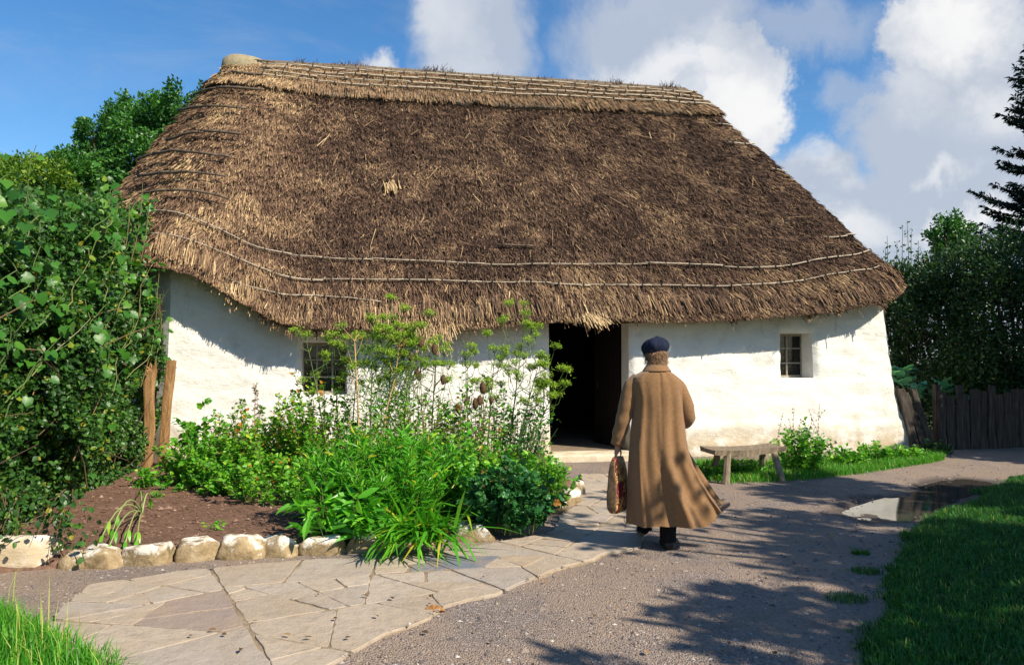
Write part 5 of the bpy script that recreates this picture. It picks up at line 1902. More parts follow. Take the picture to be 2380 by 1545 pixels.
grass('dry_grass', np.stack([Xg, Yg], -1)[k], np.full(k.sum(), .04), .34, .003, GREEN_GRASS2, .7, colr=(1.0, .02))
# strip of grass along the wall foot and under the bench
n = 17000
q = rng.uniform(0, 1, n)
pxs = 1600 + 590 * q
Yb = np.interp(pxs, [1600, 1690, 1800, 1900, 2000, 2100, 2190], [11.0, 10.6, 10.7, 11.0, 11.45, 12.2, 13.0])
Yt = np.interp(pxs, [1600, 1690, 1800, 1900, 2000, 2100, 2190], [12.6, 12.8, 13.0, 13.1, 13.2, 13.5, 13.8])
Yg = Yb + (Yt - Yb) * rng.uniform(0, 1, n) ** 1.1 + rng.normal(0, .06, n)
Xg = (pxs - CX) / FPX * Yg
grass('wall_grass', np.stack([Xg, Yg], -1), np.full(n, -.01), .125, .0042, GREEN_GRASS2, 1.0, colr=(.40, .32))
# stray tufts on the gravel
for (px, py, r_, lab) in ((1968, 1392, .11, 'grass tuft standing alone on the gravel nearest the camera'), (2000, 1287, .06, 'small grass tuft on the gravel near the puddle'), (2015, 1330, .09, 'grass tuft on the gravel touching the lawn edge')):
    c = G(px, py)
    m_ = 260
    th = rng.uniform(0, 6.283, m_); q = np.sqrt(rng.uniform(0, 1, m_)) * r_
    g_ = grass('grass_tuft', np.stack([c[0] + np.cos(th) * q * 1.3, c[1] + np.sin(th) * q], -1), np.full(m_, -.01), .06, .003, GREEN_GRASS, 1.0, kind=None)
    tag(g_, lab, 'grass tuft', 'grass tufts on the gravel')
# straw and dead leaves lying about
lv = Leaves(T_BL0)
n = 260
xx, yy = rng.uniform(-4.6, -1.2, n), 7.2 + 3.6 * rng.power(1.6, n)
zz, dd = bed_z(xx, yy)
k = dd > .15
th = rng.uniform(0, 6.283, n)
lv.add(np.stack([xx, yy, zz + .012], -1)[k], np.stack([np.cos(th), np.sin(th) * .5, .06 + 0 * th], -1)[k], [[0, 0, 1.0]], rng.uniform(.05, .26, k.sum()), .008, rng.uniform(.5, .95, k.sum()))
tag(lv.build('dry_straw_litter', BROWN_LEAF), kind='stuff')
lv = Leaves(T_OV)
n = 150
yy = 4.2 + 8.5 * rng.uniform(0, 1, n) ** 1.2; xx = rng.uniform(-.4, .62, n) * yy
k = (sdist(LAWN, xx, yy) > -.4) & (sdist(BED, xx, yy) > 0) & (sdist(PUD, xx, yy) > .15)
th = rng.uniform(0, 6.283, n)
lv.add(np.stack([xx, yy, .022 + .016 * (sdist(PATH, xx, yy) < 0) + 0 * xx], -1)[k], np.stack([np.cos(th), np.sin(th), .15 + 0 * th], -1)[k], unit(np.array([[0, 0, 1.0]]) + rng.normal(0, .3, (k.sum(), 3))), rng.uniform(.025, .06, k.sum()), rng.uniform(.015, .035, k.sum()), rng.uniform(0, 1, k.sum()))
tag(lv.build('leaf_litter', BROWN_LEAF), kind='stuff')
# fallen leaf
c = G(1012, 1425)
lv = Leaves(T_LOB)
lv.add([c + np.array([-.05, 0, .02])], [[1, .2, .05]], [[0, -.2, 1]], .12, .10, .95)
tag(lv.build('fallen_leaf', BROWN_LEAF, loc=c), 'curled orange brown leaf lying on the gravel by the paving edge', 'leaf')

# ---------------------------------------------------------------- edging stones
m, t, out = new_mat('limestone')
co = t.node('ShaderNodeTexCoord').outputs['Object']
oi = t.node('ShaderNodeObjectInfo')
cc = t.vm('ADD', co, oi.outputs['Location'])
sz = t.node('ShaderNodeSeparateXYZ'); t.l.new(co, sz.inputs[0])
wash = t.smooth(t.m('ADD', t.noise(cc, 7, 9, .68), t.m('MULTIPLY', sz.outputs[2], 1.5)), .55, .70)
stone = t.ramp(t.noise(cc, 11, 8, .65), [(.3, (.17, .115, .055)), (.55, (.34, .25, .14)), (.8, (.48, .39, .26))])
col = t.mix(wash, stone, (.74, .69, .60))
moss = t.smooth(t.noise(cc, 4.0, 6, .6), .58, .7)
col = t.mix(t.m('MULTIPLY', moss, .5), col, (.10, .10, .035))
pbsdf(t, out, col, .9, .15, bump(t, t.noise(cc, 20, 9, .7), .7, .03))
M_stone = m
STONES = [((170, 1318), 62, 58, 'small mossy grey stone at the end of the row, under the hedge'), ((240, 1312), 100, 62, 'sloping stone with a whitewashed top, second from the hedge end of the row'),
          ((346, 1306), 122, 62, 'long brownish stone with a flat grey top in the edging row'), ((466, 1297), 108, 66, 'stone with a bright white pointed top in front of the bare soil'),
          ((563, 1292), 106, 66, 'blocky grey white stone in the middle of the edging row'), ((650, 1288), 88, 60, 'smaller ochre stone with a pale peak in the edging row'),
          ((750, 1284), 116, 58, 'broad pale brown stone where the bare soil meets the bright green plants'), ((850, 1278), 96, 56, 'white stone half covered by the strap leaves'),
          ((960, 1270), 100, 48, 'stone hidden behind the hanging strap leaves'), ((1100, 1254), 100, 52, 'bright white jagged stone between the strap leaves and the dark mound'),
          ((1300, 1192), 42, 42, 'low white stone beside the paving under the herb clump'), ((1326, 1172), 52, 52, 'white lumpy stone near the doorstep end of the row'),
          ((1345, 1152), 30, 50, 'slim upright white stone nearest the doorstep')]
for i, ((px, py), wpx, hpx, lab) in enumerate(STONES):
    g = G(px, py)
    k = FPX / g[1]
    wd, ht = wpx / k, hpx / k * 1.12
    ht *= .74
    c = np.array([g[0], g[1] + .01, ht * .40 - .02])
    b_ = stone_block(c, (wd * 1.04, min(.28, wd * .85), ht * 1.15), math.radians(rng.uniform(-5, 16)), wd * .10, 2.4 / max(wd, .2), i * 7.7, 13, 4.5, facets=9)
    o = b_.build('edging_stone', M_stone, None, True, loc=c)
    tag(o, lab, 'stone', 'edging stones of the flower bed')
g = G(45, 1335)
c = np.array([g[0] - .22, g[1] + .22, .10])
o = stone_block(c, (.80, .30, .30), .25, .05, 3.5, 50.0, 16, 3.5, facets=9).build('garden_wall', M_white, None, True, loc=c)
tag(o, 'low whitewashed rubble wall half hidden under the hanging hedge leaves', 'wall')

# sprays of the hedge hanging over the little wall
lv = Leaves(T_OV); mb = MB()
hg = empty('trailing_shoots', (c[0], c[1] + .15, .5), 'leafy shoots trailing down over the low whitewashed wall', 'shoots')
for i in range(46):
    a_ = AT(rng.uniform(-60, 170), rng.uniform(1130, 1215), c[1] + rng.uniform(-.05, .35))
    e_ = a_ + np.array([rng.normal(.04, .12), rng.uniform(-.30, -.02), -rng.uniform(.10, .42)])
    e_[2] = max(e_[2], .03)
    f = np.linspace(0, 1, 5)[:, None]
    P = a_ + (e_ - a_) * np.concatenate([f, f, f ** 1.6], 1)
    mb.tube(P, np.linspace(.005, .002, 5), 4, .4, cap=False)
    k = int(rng.integers(9, 18)); tq = rng.uniform(0, 1, (k, 1))
    leafset(lv, a_ + (e_ - a_) * np.concatenate([tq, tq, tq ** 1.6], 1) + rng.normal(0, .03, (k, 3)), np.array([[.2, -.4, -.4]]), .058, .044, np.clip(rng.normal(.5, .25, k), 0, 1), -.2, .7, .5, bias=(.5, -.4))
h0_ = np.array(hg.location)
mb.build('stems', M_stemB, hg, loc=h0_).location = (0, 0, 0)
lv.build('leaves', GREEN_HEDGE, hg, loc=h0_).location = (0, 0, 0)

# ---------------------------------------------------------------- wooden posts at the left corner
M_post = simple('weathered_oak', [(.25, (.13, .065, .025)), (.5, (.34, .19, .08)), (.8, (.50, .32, .16))], 4, 9, .85, .15, 18, 1.0, .02, (7, 7, .8))
M_grey = simple('grey_timber', [(.25, (.10, .075, .05)), (.5, (.24, .185, .125)), (.8, (.40, .32, .22))], 4, 9, .85, .15, 22, .9, .012, (6, 6, 1))
M_fence = simple('old_fence_board', [(.25, (.022, .018, .016)), (.5, (.062, .05, .042)), (.8, (.145, .12, .098))], 4, 9, .9, .1, 20, .9, .012, (7, 7, .7))


def post(name, pts, wd, dp_, mat, label, group, seed=0.0, jag=.04):
    """a split post: an irregular section carried up a bent line"""
    P = np.array(pts, float)
    n = 14
    f = np.linspace(0, 1, n); u = np.linspace(0, 1, len(P))
    Q_ = np.stack([np.interp(f, u, P[:, k]) for k in range(3)], -1)
    th = np.linspace(0, 6.283, 14, endpoint=False)
    R_ = []
    for i in range(n):
        sx = np.sign(np.cos(th)) * np.abs(np.cos(th)) ** .5 * wd / 2
        sy = np.sign(np.sin(th)) * np.abs(np.sin(th)) ** .5 * dp_ / 2
        rr = np.stack([sx, sy, 0 * th], -1)
        rr = rr * (1 + .16 * nz3(np.stack([rr[:, 0] * 30, rr[:, 1] * 30, np.full(14, Q_[i, 2] * 3)], -1), 1.0, seed))[:, None]
        q = Q_[i] + rr
        if i == n - 1: q[:, 2] += jag * nz3(rr * 40, 1.0, seed)
        R_.append(q)
    mb = MB(); rings(mb, R_)
    o = mb.build(name, mat, None, False, loc=Q_[0])
    return tag(o, label, 'post', group)


Yp = 11.45
post('wooden_post', [AT(376, 1092, Yp), AT(386, 960, Yp), AT(399, 838, Yp)], .125, .11, M_post, 'orange brown split oak post leaning against the white wall corner', 'old posts by the hedge', 1.0)
post('wooden_post', [AT(340, 1095, 11.2), AT(348, 990, 11.2), AT(346, 900, 11.2), AT(352, 850, 11.2)], .145, .09, M_post, 'broad broken oak post half hidden by the hedge leaves', 'old posts by the hedge', 6.0, .16)

# ---------------------------------------------------------------- bench
B0 = np.array([G(1687, 1125)[0], G(1687, 1125)[1], 0])
LFt, RFt, LBt, RBt = (np.array(p) for p in ((AT(1663, 1046, 10.45)), (AT(1829, 1037, 10.95)), (AT(1627, 1033, 11.0)), (AT(1791, 1027, 11.45))))
bz_ = .44
bench = empty('bench', (3.15, 10.95, 0), 'rough grey wooden bench with a sagging plank seat and splayed legs against the white wall', 'bench')
bl = np.array(bench.location)
rows = []
nx_ = 22
for i in range(nx_):
    f = i / (nx_ - 1)
    fr, bk = LFt + (RFt - LFt) * f, LBt + (RBt - LBt) * f
    sag = .022 * ((2 * f - 1) ** 2) - .02
    tk = .085 - .02 * abs(2 * f - 1) + .006 * math.sin(f * 17)
    fr = fr + np.array([0, .015 * math.sin(f * 11) - .02 * (2 * f - 1) ** 2 * 0, 0]); bk = bk + np.array([0, .02 * math.sin(f * 7 + 1), 0])
    row = []
    for g_ in np.linspace(0, 1, 7): 
        p = fr + (bk - fr) * g_; row.append([p[0], p[1], bz_ + sag + .012 * math.sin(g_ * 3.1) * -1 + .004 * nz3(p * 9, 1.0)])
    for g_ in np.linspace(1, 0, 7):
        p = fr + (bk - fr) * (g_ * .92 + .04); row.append([p[0], p[1], bz_ + sag - tk + .003 * nz3(p * 6, 1.0)])
    rows.append(row)
mb = MB(); rings(mb, rows)
mb.build('seat', M_grey, bench, False, loc=bl).location = (0, 0, 0)
for (tp, bt, Yt_, wd) in (((1695, 1060), G(1687, 1124), None, .078), ((1802, 1056), G(1818, 1118), None, .078), ((1667, 1058), G(1656, 1111), None, .075), ((1770, 1052), G(1770, 1098), None, .075)):
    f_ = (tp[0] - 1663) / (1829 - 1663) if bt[1] < 10.8 else (tp[0] - 1627) / (1791 - 1627)
    tpt = (LFt + (RFt - LFt) * f_ if bt[1] < 10.8 else LBt + (RBt - LBt) * f_)
    tpt = np.array([AT(tp[0], 1050, tpt[1])[0], tpt[1] + (.07 if bt[1] < 10.8 else -.07), bz_ - .05])
    mb = MB()
    f = np.linspace(0, 1, 6)[:, None]
    P = bt + (tpt - bt) * f
    th = np.linspace(0, 6.283, 8, endpoint=False) + .39
    sec = np.stack([np.cos(th), np.sin(th), 0 * th], -1) * wd * .60
    rings(mb, [p + sec * (1.05 - .1 * i / 5) * (1 + .05 * nz3(sec * 30 + i, 1.0))[:, None] for i, p in enumerate(P)])
    mb.build('leg', M_grey, bench, False, loc=bl).location = (0, 0, 0)
p = AT(1745, 1075, 12.3)
c = np.array([p[0], 12.5, .12])
o = stone_block(c, (.75, .22, .34), WA + .06, .05, 4, 71.0, 12, 4).build('stone_slab', simple('grey_stone', [(.3, (.14, .11, .08)), (.7, (.30, .25, .19))], 9, 8, .9, .1, 30, .8, .02), None, True, loc=c)
tag(o, 'long grey stone slab lying against the wall under the bench', 'stone')

# ---------------------------------------------------------------- plank fence at the right
FA, FB = np.array([7.75, 14.55, 0]), np.array([13.0, 15.7, 0])
fence = empty('plank_fence', (FA + FB) / 2, 'old dark plank fence of uneven upright boards running off beside the cottage', 'fence')
fl_ = np.array(fence.location)
fd = unit(FB - FA); fn = np.array([fd[1], -fd[0], 0]); fa = math.atan2(fd[1], fd[0])
mb = MB()
x = 0.0
Lf = np.linalg.norm(FB - FA)
while x < Lf:
    wd = rng.uniform(.14, .24)
    h_ = 1.10 + rng.normal(0, .06)
    tl = rng.normal(0, .03)
    c = FA + fd * (x + wd / 2) + fn * rng.normal(0, .015) + np.array([0, 0, h_ / 2 - .02])
    mb.box(c, (wd - rng.uniform(.008, .035), .028, h_), rotz(fa) @ roty(tl), rng.uniform(0, 1))
    x += wd
mb.build('boards', M_fence, fence, False, loc=fl_).location = (0, 0, 0)
for z in (.3, .85):
    mb = MB()
    mb.box((FA + FB) / 2 - fn * .055 + np.array([0, 0, z]), (Lf, .06, .09), rotz(fa))
    mb.build('rail', M_fence, fence, False, loc=fl_).location = (0, 0, 0)
for q in (.02, .5, .98):
    mb = MB()
    mb.box(FA + (FB - FA) * q - fn * .14 + np.array([0, 0, .58]), (.1, .1, 1.2), rotz(fa))
    mb.build('post', M_fence, fence, False, loc=fl_).location = (0, 0, 0)
for (p1, p2, wd, lab, sd) in (((2168, 1045), (2122, 905), .12, 'grey split post leaning left against the near end of the plank fence', 3.0), ((2150, 1045), (2105, 912), .10, 'darker leaning post between the wall corner and the grey split post', 9.0),
                              ((2130, 1040), (2092, 905), .16, 'broad dark board leaning against the cottage corner', 14.0)):
    Y_ = 14.15
    post('leaning_post', [AT(*p1, Y_) * np.array([1, 1, 0]), (AT(*p1, Y_) * np.array([1, 1, 0]) + AT(*p2, Y_ + .2)) / 2, AT(*p2, Y_ + .2)], wd, .07, M_fence, lab, 'leaning posts at the fence end', sd, .05)

# ---------------------------------------------------------------- kale behind the fence
KALE = [((2098, 838), 15.2, .40, 17, 'largest blue green kale, pressed against the cottage corner'), ((2135, 872), 15.35, .30, 11, 'blue green kale showing over the fence beside the largest one'),
        ((2192, 876), 15.5, .34, 11, 'kale with one tall upright leaf over the middle of the fence boards'), ((2238, 892), 15.6, .28, 8, 'small outermost kale with a single rounded leaf above the fence')]
for (px, py), Y, L, n, lab in KALE:
    L *= .72; n = int(n * 1.7)
    top = AT(px, py + 25, Y)
    base = np.array([top[0], Y, 0])
    root = empty('kale_plant', base, lab, 'kale', 'kale plants behind the fence')
    mb, lv = MB(), Leaves(T_KALE)
    mb.tube([base, base + np.array([.03, 0, top[2] * .5]), top], [.025, .022, .018], 6, .5)
    th = rng.uniform(0, 6.283, n)
    d = np.stack([np.cos(th), np.sin(th), rng.uniform(.1, 1.5, n)], -1)
    P = top + np.stack([0 * th, 0 * th, rng.uniform(-.35, .05, n)], -1)
    lv.add(P + unit(d) * .04, unit(d), unit(np.stack([-np.cos(th) * d[:, 2], -np.sin(th) * d[:, 2], 0 * th + 1], -1) + rng.normal(0, .25, (n, 3))), L * rng.uniform(.7, 1.15, n), L * .75 * rng.uniform(.8, 1.1, n), rng.uniform(.1, .95, n))
    mb.build('stem', M_stemG, root, True, loc=base).location = (0, 0, 0)
    lv.build('leaves', GREEN_KALE, root, True, loc=base).location = (0, 0, 0)
# ---------------------------------------------------------------- the walking person
PB = np.array([1.243, 6.88, 0.0])
person = empty('person', PB, 'person in a long tan coat, navy cap and black boots walking to the doorway', 'person')


def ppart(o, parent=None):
    o.parent = parent or person
    o.location = (0, 0, 0)
    return o


M_skin = simple('skin', [(.3, (.38, .20, .13)), (.7, (.48, .27, .19))], 12, 5, .55, .3)
M_hair = rnd_mat('hair', [(0, (.07, .035, .016)), (.6, (.19, .10, .048)), (1, (.38, .23, .12))], .6, .3)
M_cap = simple('navy_wool', [(.3, (.008, .010, .022)), (.7, (.022, .028, .055))], 60, 5, .95, .1, 140, .9, .004)
M_black = simple('black_cloth', [(.3, (.006, .006, .007)), (.7, (.014, .013, .014))], 20, 5, .9, .1, 60, .5, .004)
M_boot = simple('black_leather', [(.3, (.006, .006, .006)), (.7, (.015, .014, .013))], 20, 5, .45, .35, 60, .4, .004)
m, t, out = new_mat('tan_coat_cloth')
co = t.node('ShaderNodeTexCoord').outputs['Object']
col = t.ramp(t.noise(co, 55, 6, .7), [(.25, (.158, .083, .036)), (.6, (.236, .129, .058)), (.85, (.295, .174, .083))])
col = t.mix(t.m('MULTIPLY', t.smooth(t.noise(t.vm('MULTIPLY', co, (3, 3, 1)), 3.5, 6, .6), .4, .7), .3), col, (.21, .115, .055))
p_ = pbsdf(t, out, col, .9, .12, bump(t, t.noise(co, 170, 5, .7), .55, .004))
p_.inputs['Sheen Weight'].default_value = .25
M_coat = m
M_lining = simple('dark_lining', [(.3, (.02, .013, .009)), (.7, (.04, .026, .018))], 20, 5, .8, .15)


def skin_body(edges_pts, name):
    """edges_pts: list of chains of (xyz, radius) sharing named joints -> one continuous remeshed surface"""
    verts, rad, edges, idx = [], [], [], {}
    for chain in edges_pts:
        prev = None
        for key, p, r in chain:
            if key is not None and key in idx: k = idx[key]
            else:
                k = len(verts); verts.append(p); rad.append(r)
                if key is not None: idx[key] = k
            if prev is not None and prev != k: edges.append((prev, k))
            prev = k
    me = bpy.data.meshes.new(name)
    me.from_pydata([tuple(v) for v in verts], edges, [])
    o = bpy.data.objects.new(name, me)
    COL.objects.link(o)
    o.modifiers.new('skin', 'SKIN')
    for sv, r in zip(me.skin_vertices[0].data, rad): sv.radius = (r, r)
    me.skin_vertices[0].data[0].use_root = True
    sb = o.modifiers.new('sub', 'SUBSURF'); sb.levels = 1; sb.render_levels = 1
    dg = bpy.context.evaluated_depsgraph_get()
    dg.update()
    me2 = bpy.data.meshes.new_from_object(o.evaluated_get(dg))
    bpy.data.objects.remove(o)
    return me2


def finger(root, knuckle, pts, r):
    return [(root, None, 0), (None, knuckle, r)] + [(None, p, r * (.95 - .08 * i)) for i, p in enumerate(pts)]


J = {}
LWR, LPALM = (-.326, .055, .875), (-.328, .062, .815)
RWR, RPALM = (.175, .275, 1.10), (.125, .325, 1.115)
chains = [[('pel', (.02, 0, .95), .125), (None, (.015, 0, 1.12), .125), ('chest', (.0, 0, 1.33), .135), ('neck0', (.0, .005, 1.45), .075), (None, (.003, .012, 1.535), .056), (None, (.006, .022, 1.60), .062)],
          [('chest', None, 0), (None, (-.13, .0, 1.415), .07), (None, (-.19, 0, 1.40), .06), (None, (-.262, -.01, 1.2), .047), (None, (-.292, 0, 1.08), .042), (None, (-.312, .03, .98), .034), ('lw', LWR, .024), ('lp', LPALM, .030)],
          [('chest', None, 0), (None, (.12, 0, 1.40), .07), (None, (.18, 0, 1.38), .06), (None, (.250, -.03, 1.20), .047), (None, (.265, -.01, 1.10), .043), (None, (.245, .14, 1.085), .036), ('rw', RWR, .024), ('rp', RPALM, .030)],
          [('pel', None, 0), (None, (.095, 0, .86), .095), (None, (.095, .01, .52), .062), (None, (.092, -.01, .28), .052), (None, (.09, -.03, .10), .040), (None, (.095, .06, .05), .036), (None, (.10, .13, .04), .028)],
          [('pel', None, 0), (None, (-.05, .02, .86), .095), (None, (-.05, .13, .52), .062), (None, (-.055, .20, .28), .052), (None, (-.06, .27, .12), .040), (None, (-.065, .37, .06), .036), (None, (-.07, .44, .045), .028)]]
for i, dy in enumerate((-.030, -.010, .010, .030)):
    L_ = (.9, 1.0, 1.05, .95)[i]
    b = np.array(LPALM)
    chains.append([('lp', None, 0), (None, tuple(b + [-.014, dy, -.020]), .0095)] + [(None, tuple(b + np.array(q) * L_ + [0, dy * .95, 0]), r) for q, r in (((-.020, 0, -.052), .009), ((-.006, 0, -.076), .0085), ((.018, 0, -.072), .008), ((.026, 0, -.05), .007))])
    b = np.array(RPALM)
    chains.append([('rp', None, 0), (None, tuple(b + [-.020, .012, dy]), .0095)] + [(None, tuple(b + np.array(q) * L_ + [0, 0, dy * .95]), r) for q, r in (((-.048, .022, 0), .009), ((-.070, .010, 0), .0085), ((-.072, -.012, 0), .008), ((-.055, -.022, 0), .007))])
b = np.array(LWR)
chains.append([('lw', None, 0), (None, tuple(b + [.020, .026, -.035]), .012), (None, tuple(b + [.034, .034, -.068]), .010), (None, tuple(b + [.026, .030, -.098]), .0085)])
b = np.array(RWR)
chains.append([('rw', None, 0), (None, tuple(b + [-.02, .0, .034]), .012), (None, tuple(b + [-.052, .008, .046]), .010), (None, tuple(b + [-.082, .008, .036]), .0085)])
for ch in chains:
    for i, (k, p, r) in enumerate(ch):
        if p is None: continue
me_body = skin_body(chains, 'body_skin')
# head: a lofted skull with brow, nose, lips, chin and ears, facing away from the camera (+y)
HC = np.array([.006, .035, 1.655])
n_lat, n_lon = 40, 48
ph = np.linspace(-math.pi / 2, math.pi / 2, n_lat)
th = np.linspace(0, 2 * math.pi, n_lon, endpoint=False)
Th, Ph = np.meshgrid(th, ph)
X_, Y_, Z_ = np.cos(Ph) * np.cos(Th), np.cos(Ph) * np.sin(Th), np.sin(Ph)
hx, hy, hz_ = .076, .098, .115
V = np.stack([X_ * hx * (1 - .22 * ss(-Z_, .1, .9)), Y_ * hy + .008 * ss(-Z_, .2, .9), Z_ * hz_], -1)
fr_ = np.clip(Y_, 0, 1)
g_ = lambda x0, z0, sx, sz: np.exp(-((V[..., 0] - x0) / sx) ** 2 - ((V[..., 2] - z0) / sz) ** 2) * (Y_ > 0)
V[..., 1] += .026 * g_(0, -.022, .011, .018) + .014 * g_(0, -.002, .009, .022) + .007 * g_(0, .022, .05, .010) - .010 * g_(.032, .002, .014, .010) - .010 * g_(-.032, .002, .014, .010)
V[..., 1] += .006 * g_(0, -.055, .022, .007) - .004 * g_(0, -.063, .02, .003) + .005 * g_(0, -.070, .02, .007) + .010 * g_(0, -.098, .022, .016)
hb = MB(); rings(hb, V + HC, closed=True, cap=True)
for sx in (-1, 1):
    eb = MB()
    th2 = np.linspace(0, 2 * math.pi, 12, endpoint=False)
    rings(hb, [HC + np.array([sx * (.070 + .012 * k), -.008 - .004 * k, -.008]) + np.stack([0 * th2, np.cos(th2) * .019 * s_, np.sin(th2) * .031 * s_], -1) for k, s_ in ((0, .7), (.5, 1), (1, .95), (1.3, .5))])
hm = hb.build('head_tmp', M_skin)
import bmesh
bm = bmesh.new()
bm.from_mesh(me_body); bm.from_mesh(hm.data)
me_b = bpy.data.meshes.new('body')
bm.to_mesh(me_b); bm.free()
bpy.data.objects.remove(hm)
bo = bpy.data.objects.new('body_tmp', me_b); COL.objects.link(bo)
rm = bo.modifiers.new('remesh', 'REMESH'); rm.mode = 'VOXEL'; rm.voxel_size = .0058; rm.use_smooth_shade = True
sm = bo.modifiers.new('smooth', 'SMOOTH'); sm.factor = .5; sm.iterations = 2
dg = bpy.context.evaluated_depsgraph_get(); dg.update()
me_f = bpy.data.meshes.new_from_object(bo.evaluated_get(dg))
bpy.data.objects.remove(bo)
me_f.materials.clear(); me_f.materials.append(M_skin)
body_o = bpy.data.objects.new('body', me_f); COL.objects.link(body_o)
body_o.parent = person
M_eye = simple('eye', [(.3, (.5, .48, .45)), (.7, (.6, .58, .55))], 5, 2, .2, .5)
for sx in (-1, 1):
    mb = MB()
    c = HC + np.array([sx * .031, .074, .003])
    rings(mb, [c + np.stack([np.cos(th) * .0115 * math.cos(p), np.sin(th) * .0115 * math.cos(p), 0 * th + .0115 * math.sin(p)], -1) for p in np.linspace(-1.5, 1.5, 8)])
    ppart(mb.build('eye', M_eye, None, True))

# hair below the cap
mb = MB()
th_ = np.linspace(0, 2 * math.pi, 40, endpoint=False)
rows = []
for z, k in ((.055, 1.08), (.03, 1.16), (.0, 1.22), (-.03, 1.20), (-.058, 1.0), (-.084, .74)):
    bk = ss(-np.sin(th_), -.45, .15)
    lim = np.where(np.sin(th_) > .1, max(z, .015), z)
    rr = k * (1 + .05 * np.sin(th_ * 9 + z * 60) + .03 * np.sin(th_ * 17))
    rows.append(HC + np.stack([np.cos(th_) * hx * rr, np.sin(th_) * hy * rr - .006 * bk, lim], -1))
rings(mb, rows, closed=True, cap=False, rnd=.45)
n = 1500
a_ = rng.uniform(math.pi - .5, 2 * math.pi + .5, n)
zz_ = rng.uniform(-.07, .04, n)
q = HC + np.stack([np.cos(a_) * hx * 1.16, np.sin(a_) * hy * 1.16 - .004, zz_], -1)
d = unit(np.stack([np.cos(a_) * .4 + rng.normal(0, .35, n), np.sin(a_) * .4, np.full(n, -.8) + rng.normal(0, .3, n)], -1))
nn = np.stack([np.cos(a_), np.sin(a_), 0 * a_], -1)
b_ = unit(np.cross(nn, d)) * .0022
L_ = rng.uniform(.02, .055, n)[:, None]
mb.add(np.stack([q - b_, q + b_, q + d * L_], 1).reshape(-1, 3), tris=(np.arange(n) * 3)[:, None] + np.arange(3)[None], rnd=np.repeat(rng.uniform(.1, 1, n), 3))
ppart(mb.build('hair', M_hair, None, False))

# flat panelled cap
mb = MB()
th_ = np.linspace(0, 2 * math.pi, 64, endpoint=False)
CAPC = np.array([-.002, .030, 1.668])
prof = [(.0, .098, .108), (.012, .103, .114), (.030, .112, .124), (.055, .121, .134), (.080, .119, .130), (.105, .104, .113), (.124, .078, .084), (.136, .042, .045), (.140, .012, .013)]
rows = []
for z, rx_, ry_ in prof:
    seam = -.045 * np.abs(np.cos(th_ * 4)) ** 10 * min(1, z / .05)
    soft = .03 * np.sin(th_ * 3 + 1) * min(1, z / .06) + .02 * np.sin(th_ * 7 + z * 30) * min(1, z / .06)
    rows.append(CAPC + np.stack([np.cos(th_) * rx_ * (1 + seam + soft), np.sin(th_) * ry_ * (1 + seam + soft), 0 * th_ + z - .10 * np.cos(th_) * -.10 * (z > .01) + .006 * np.sin(th_ * 2)], -1))
rings(mb, rows, closed=True, cap=True)
# peak at the front
pk = []
for f in np.linspace(0, 1, 6):
    a2 = np.linspace(math.pi * .18, math.pi * .82, 14)
    pk.append(CAPC + np.stack([np.cos(a2) * (.098 + .01 * f), np.sin(a2) * (.106 + .055 * f), 0 * a2 + .008 - .028 * f * f], -1))
rings(mb, pk, closed=False, cap=False)
bt = MB(); 
cap_o = ppart(mb.build('cap', M_cap, None, True))
bt.add(*(lambda o: (o[0], o[1]))((np.array([CAPC + [0, 0, .142]] * 1 + [CAPC + [.012 * math.cos(a), .012 * math.sin(a), .138] for a in np.linspace(0, 6.283, 8, endpoint=False)]), [])), tris=[(0, 1 + i, 1 + (i + 1) % 8) for i in range(8)])
b2 = bt.build('button', M_cap); b2.parent = cap_o; b2.location = (0, 0, 0)

# coat
ZL = [1.565, 1.545, 1.52, 1.495, 1.465, 1.43, 1.38, 1.30, 1.22, 1.13, 1.0, .86, .72, .58, .45, .36, .28, .22, .176, .165]
XLv = [-.088, -.092, -.115, -.165, -.205, -.222, -.220, -.208, -.205, -.208, -.224, -.236, -.244, -.249, -.252, -.254, -.256, -.258, -.259, -.259]
XRv = [.085, .09, .108, .150, .185, .212, .225, .232, .236, .240, .248, .266, .312, .385, .470, .540, .590, .62, .625, .625]
HD = [.085, .09, .105, .12, .13, .138, .142, .145, .146, .150, .16, .178, .195, .212, .226, .236, .242, .246, .248, .248]
zs = np.concatenate([np.linspace(ZL[i], ZL[i + 1], 5)[:-1] for i in range(len(ZL) - 1)] + [[ZL[-1]]])
intp = lambda arr: np.interp(-zs, -np.array(ZL), arr)
xl, xr, hd = intp(XLv), intp(XRv), intp(HD)
NTH = 160
th_ = np.linspace(0, 2 * math.pi, NTH, endpoint=False)
rows = []
